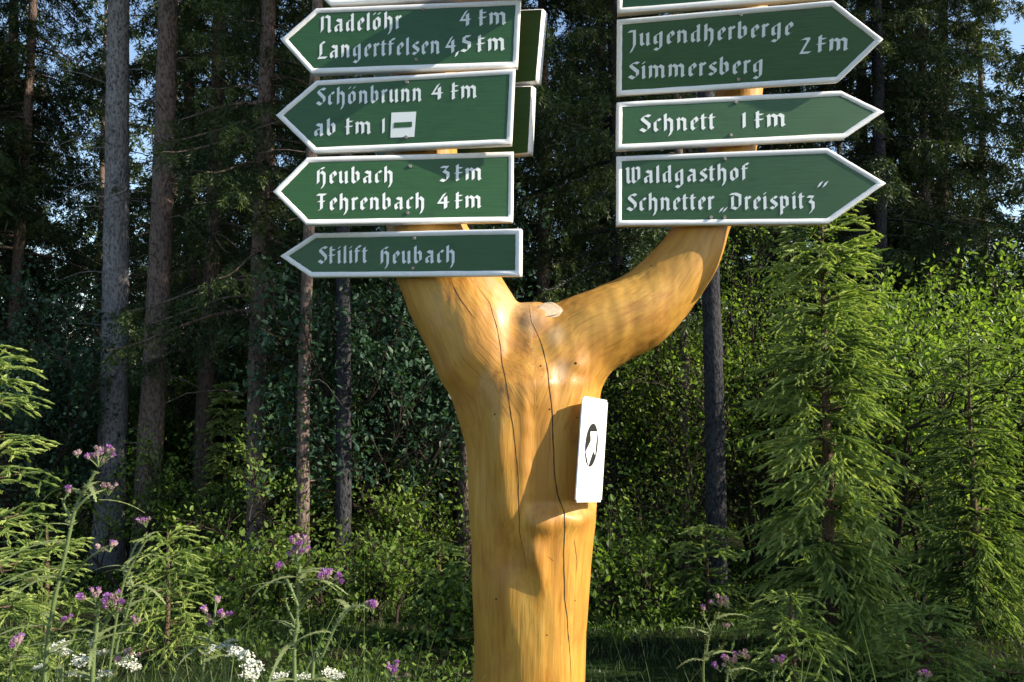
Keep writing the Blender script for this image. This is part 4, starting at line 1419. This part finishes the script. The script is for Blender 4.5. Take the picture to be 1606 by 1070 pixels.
def thistle(D, stems, clusters, label, seed, leaves=10, r0=.0062, bloom=.5, hs=.88):
    """stems: pixel polylines from low to high; clusters: (px, py, number of heads, spread m)"""
    rng = np.random.default_rng(seed)
    first = P(*stems[0][0], D)
    b = Vector((first.x + rng.normal(0, .03), D + rng.normal(0, .03), 0)); b.z = ground_z(b.x, b.y)
    root = empty('thistle', b)
    tag(root, label, 'thistle', GT)
    tb = Tubes(); S = Soup()
    for k, st in enumerate(stems):
        pts = [P(x, y, D + (.06 * math.sin(k * 2.1 + i) if k else 0)) for i, (x, y) in enumerate(st)]
        if k == 0: pts = [b] + pts
        pth = smooth_path(pts)
        loc = [p - b for p in pth]
        r1 = r0 * (1 if k == 0 else .62)
        tb.add(loc, np.linspace(r1, r1 * .5, len(loc)), 6)
        # spiny wings down the stem
        n = int(sum((loc[i + 1] - loc[i]).length for i in range(len(loc) - 1)) * 170)
        idx = rng.integers(0, len(loc) - 1, n); t = rng.random(n)
        L = np.array([tuple(p) for p in loc])
        base = L[idx] + (L[idx + 1] - L[idx]) * t[:, None]
        ax = unit(L[idx + 1] - L[idx])
        d = unit(np.cross(ax, rng.normal(0, 1, (n, 3))) + ax * .4)
        S.add(blades(base, d, ax, .008 + .008 * rng.random(n), np.full(n, .004), .2), np.clip(rng.normal(.5, .25, n), 0, 1))
    # narrow lobed leaves along the first stem
    main = [P(x, y, D) for x, y in stems[0]]
    main = smooth_path([b] + main)
    for q in range(leaves):
        i = int((.15 + .75 * rng.random()) * (len(main) - 1))
        p = np.array(main[i] - b)
        a = rng.random() * 6.283
        d = np.array([math.cos(a), math.sin(a), .45])
        Lf = .10 + .12 * rng.random()
        prev = p
        for s in range(7):
            d = unit(d + np.array([0, 0, -.16]))
            nx = prev + d * Lf / 7
            sd = unit(np.cross(d, [0, 0, 1]))
            wd = .010 * (1 - s / 8)
            S.add([[prev - sd * wd, prev + sd * wd, nx + sd * wd * .8, nx - sd * wd * .8]], .45)
            for e in (-1, 1):
                S.add(blades(np.array([prev]), unit(np.array([sd * e + d * .7])), np.array([d]), np.array([.022 * (1 - s / 9)]), np.array([.009]), .3), .6)
            prev = nx
    for (x, y, n, sp) in clusters:
        c = P(x, y, D)
        for h in range(n):
            off = Vector(rng.normal(0, sp, 3)); off.z = abs(off.z) * .8 - sp * .3 if n > 1 else 0
            p = c + off - b
            v = (off + Vector((0, 0, sp * 1.2)) + Vector((0, 0, .004))).normalized()
            tb.add([c - b - Vector((0, 0, sp * 1.1)), (c - b) * .4 + p * .6 - Vector((0, 0, sp * .35)), p], [.0022, .0018, .0016], 4)
            ho = bpy.data.objects.new('flower_head', HEAD); COL.objects.link(ho)
            ho.parent = root; ho.location = p
            sc_ = hs * (.8 + .55 * rng.random())
            ho.scale = (sc_, sc_, sc_)
            ho.rotation_euler = v.to_track_quat('Z', 'Y').to_euler()
            if rng.random() < bloom:
                to = bpy.data.objects.new('petals', TUFT); COL.objects.link(to); to.parent = ho
    link('stem', tb.mesh('stem'), root, [M['thistle_green']])
    link('leaves', S.mesh('leaves'), root, [M['thistle_green']])
    return root

thistle(3.1, [[(170, 1060), (190, 930), (235, 850), (290, 740), (316, 790 - 10), (322, 770)][:2] + [(205, 890), (228, 848), (228, 838)]], [(229, 822, 7, .013)],
        'thistle with one small flower cluster below the leaning brown trunk', 801, leaves=7)
thistle(2.2, [[(70, 1060), (82, 960), (100, 880), (118, 800), (135, 765), (150, 740)], [(85, 930), (115, 900), (140, 875), (170, 856)], [(118, 800), (140, 778), (165, 768)], [(112, 815), (100, 790), (108, 770)]],
        [(155, 722, 16, .020), (170, 770, 6, .012), (172, 860, 4, .010), (122, 716, 2, .006), (106, 775, 3, .006)], 'tallest thistle, branching, its top cluster before the thick pale trunk', 802, leaves=14, r0=.007)
thistle(2.15, [[(145, 1065), (150, 1000), (155, 955), (162, 943)], [(150, 1000), (175, 965), (185, 955)]], [(150, 938, 8, .018), (176, 945, 7, .014), (180, 962, 3, .010)], 'thistle with a wide nodding cluster low at left beside white umbels', 803, leaves=6, r0=.0075)
thistle(2.3, [[(178, 1065), (200, 960), (208, 930), (204, 905)], [(195, 985), (205, 975), (212, 985)]], [(215, 978, 3, .010), (205, 1030, 5, .012)], 'low thistle with few heads right of the nodding cluster', 804, leaves=5, r0=.005)
thistle(2.2, [[(318, 1065), (325, 1020), (333, 980)]], [(335, 968, 9, .018), (355, 968, 1, .004)], 'thistle with one pink cluster above the small bushy spruce', 805, leaves=5, r0=.0055)
thistle(2.08, [[(462, 1065), (466, 980), (468, 920), (470, 885)], [(467, 960), (485, 935), (500, 925), (512, 920)], [(467, 950), (455, 920), (445, 905), (436, 900)], [(466, 985), (450, 950), (447, 930)]],
        [(466, 872, 8, .014), (474, 856, 8, .014), (514, 912, 7, .012), (436, 893, 3, .006)], 'upright thistle with dense heads below the slim sunlit trunk', 806, leaves=12, r0=.0068)
thistle(2.08, [[(490, 1065), (505, 1030), (525, 985), (545, 958), (562, 950), (578, 955)]], [(584, 957, 6, .010)], 'single thistle stem bowing right towards the post', 807, leaves=5, r0=.0055)
thistle(2.05, [[(612, 1090), (616, 1075)]], [(620, 1056, 10, .014)], 'thistle head just rising at the bottom left of the post', 808, leaves=2)
thistle(2.6, [[(1103, 1065), (1108, 1020), (1115, 985), (1128, 960)], [(1108, 1030), (1125, 1020), (1140, 1008)], [(1114, 990), (1105, 970), (1103, 962)]], [(1130, 948, 7, .010), (1140, 984, 3, .006), (1104, 960, 2, .005)],
        'slender pale thistle right of the post foot', 809, leaves=5, r0=.0048, bloom=.35)
thistle(2.5, [[(1140, 1080), (1145, 1055)], [(1150, 1065), (1165, 1040)]], [(1148, 1040, 6, .012), (1168, 1030, 4, .008), (1130, 1050, 3, .008)], 'low thistle with faint heads right of the slender pale one', 810, leaves=3, r0=.0045, bloom=.4)
thistle(2.7, [[(1212, 1080), (1218, 1055)]], [(1223, 1040, 6, .010)], 'low thistle tip beside the tiny spruce at the bottom', 811, leaves=2, r0=.0045)
thistle(2.3, [[(15, 1070), (22, 1030)]], [(24, 1015, 6, .014)], 'thistle heads low in the left bottom corner', 812, leaves=4)
thistle(2.3, [[(90, 1070), (95, 1010)]], [(94, 978, 5, .012)], 'low thistle between the corner heads and the nodding cluster', 813, leaves=4)
thistle(2.6, [[(1440, 1085), (1446, 1072)]], [(1452, 1064, 4, .010)], 'last thistle tip at the bottom right', 814, leaves=1, r0=.004)

def floret_mesh():
    rng = np.random.default_rng(900)
    S = Soup()
    n = 150
    a = rng.random(n) * 6.283; r_ = .030 * np.sqrt(rng.random(n))
    k = np.floor(rng.random(n) * 14)
    cx, cy = .023 * np.cos(k * 2.4) * np.sqrt(k / 14), .023 * np.sin(k * 2.4) * np.sqrt(k / 14)
    pos = np.stack([cx + rng.normal(0, .0045, n), cy + rng.normal(0, .0045, n), rng.normal(0, .0025, n) - (cx ** 2 + cy ** 2) * 9], 1)
    d = unit(rng.normal(0, 1, (n, 3)) * np.array([1, 1, .35]))
    s = unit(np.cross(d, np.array([0, 0, 1.0]) + rng.normal(0, .3, (n, 3))))
    S.add(blades(pos - d * .0025, d, s, np.full(n, .0062), np.full(n, .0052), .5), rng.random(n))
    m = S.mesh('flower_cluster'); m.materials.append(M['white_petal'])
    return m
UMBEL = floret_mesh()

GU = 'white umbel flowers at the bottom left'
def umbel(D, heads, label, seed):
    rng = np.random.default_rng(seed)
    x0 = P(sum(h[0] for h in heads) / len(heads), heads[0][1], D)
    b = Vector((x0.x, D, ground_z(x0.x, D)))
    root = empty('white_umbel', b); tag(root, label, 'wildflower', GU)
    tb = Tubes(); S = Soup()
    fork = Vector((0, 0, (x0.z - b.z) * .62))
    tb.add([Vector((0, 0, -.02)), fork * .5 + Vector((.01, 0, 0)), fork], [.004, .0035, .003], 5)
    for (x, y, s_) in heads:
        s_ *= 1.25
        p = P(x, y, D + rng.normal(0, .04)) - b
        md_ = fork * .45 + p * .55; md_.z = fork.z * .5 + p.z * .5 - .01
        tb.add([fork, md_, p - Vector((0, 0, .03 * s_))], [.0026, .0022, .002], 4)
        for k in range(11):
            a = k * 2.4; r_ = .021 * math.sqrt((k + .5) / 11) * s_
            tb.add([p - Vector((0, 0, .03 * s_)), p + Vector((r_ * math.cos(a), r_ * math.sin(a), -.004))], [.0009, .0007], 3)
        o = bpy.data.objects.new('flower_cluster', UMBEL); COL.objects.link(o)
        o.parent = root; o.location = p; o.scale = (s_,) * 3
        o.rotation_euler = (rng.normal(.25, .2), rng.normal(0, .25), rng.random() * 6)
    for k in range(16):
        a = rng.random() * 6.283; z = fork.z * (.3 + .75 * rng.random())
        p = np.array([[0, 0, z]]); d = unit(np.array([[math.cos(a), math.sin(a), .35]]))
        for s in range(5):
            q = p + d * .03 * s
            for e in (-1, 1):
                sd = unit(np.cross(d, [[0, 0, 1.0]])) * e
                S.add(blades(q, unit(sd + d * .6), np.array([[0, 0, 1.0]]) * .3 + d, np.array([.03 * (1 - s / 7)]), np.array([.010])), .5)
    link('stem', tb.mesh('stem'), root, [M['thistle_green']])
    link('leaves', S.mesh('leaves'), root, [M['grass']])

umbel(2.3, [(92, 1012, .9), (100, 1022, .7)], 'white umbel directly under the low thistle at far left', 950)
umbel(2.2, [(125, 1035, .8), (122, 1055, .9), (160, 1022, .8)], 'white umbels below the nodding thistle cluster', 951)
umbel(2.35, [(200, 1036, .8), (212, 1045, .6)], 'white umbel right of the nodding thistle cluster', 952)
umbel(2.4, [(327, 1018, .75), (352, 1012, .9), (366, 1020, .7), (362, 1004, .6)], 'white umbels just right of the small bushy spruce', 953)
umbel(2.25, [(382, 1026, .8), (396, 1046, 1.05), (392, 1060, .8)], 'largest white umbels left of the upright thistle', 954)
umbel(2.3, [(440, 1058, .8), (478, 1060, .9)], 'white umbels at the foot of the upright thistle', 955)
umbel(2.25, [(521, 1054, .9), (528, 1060, .7)], 'white umbel right of the upright thistle foot', 956)
umbel(2.3, [(165, 1055, .9), (60, 1045, .6)], 'half-hidden white umbels at the bottom edge', 957)
umbel(2.7, [(150, 1003, .6), (145, 1010, .5)], 'small cream umbel behind the nodding thistle', 958)
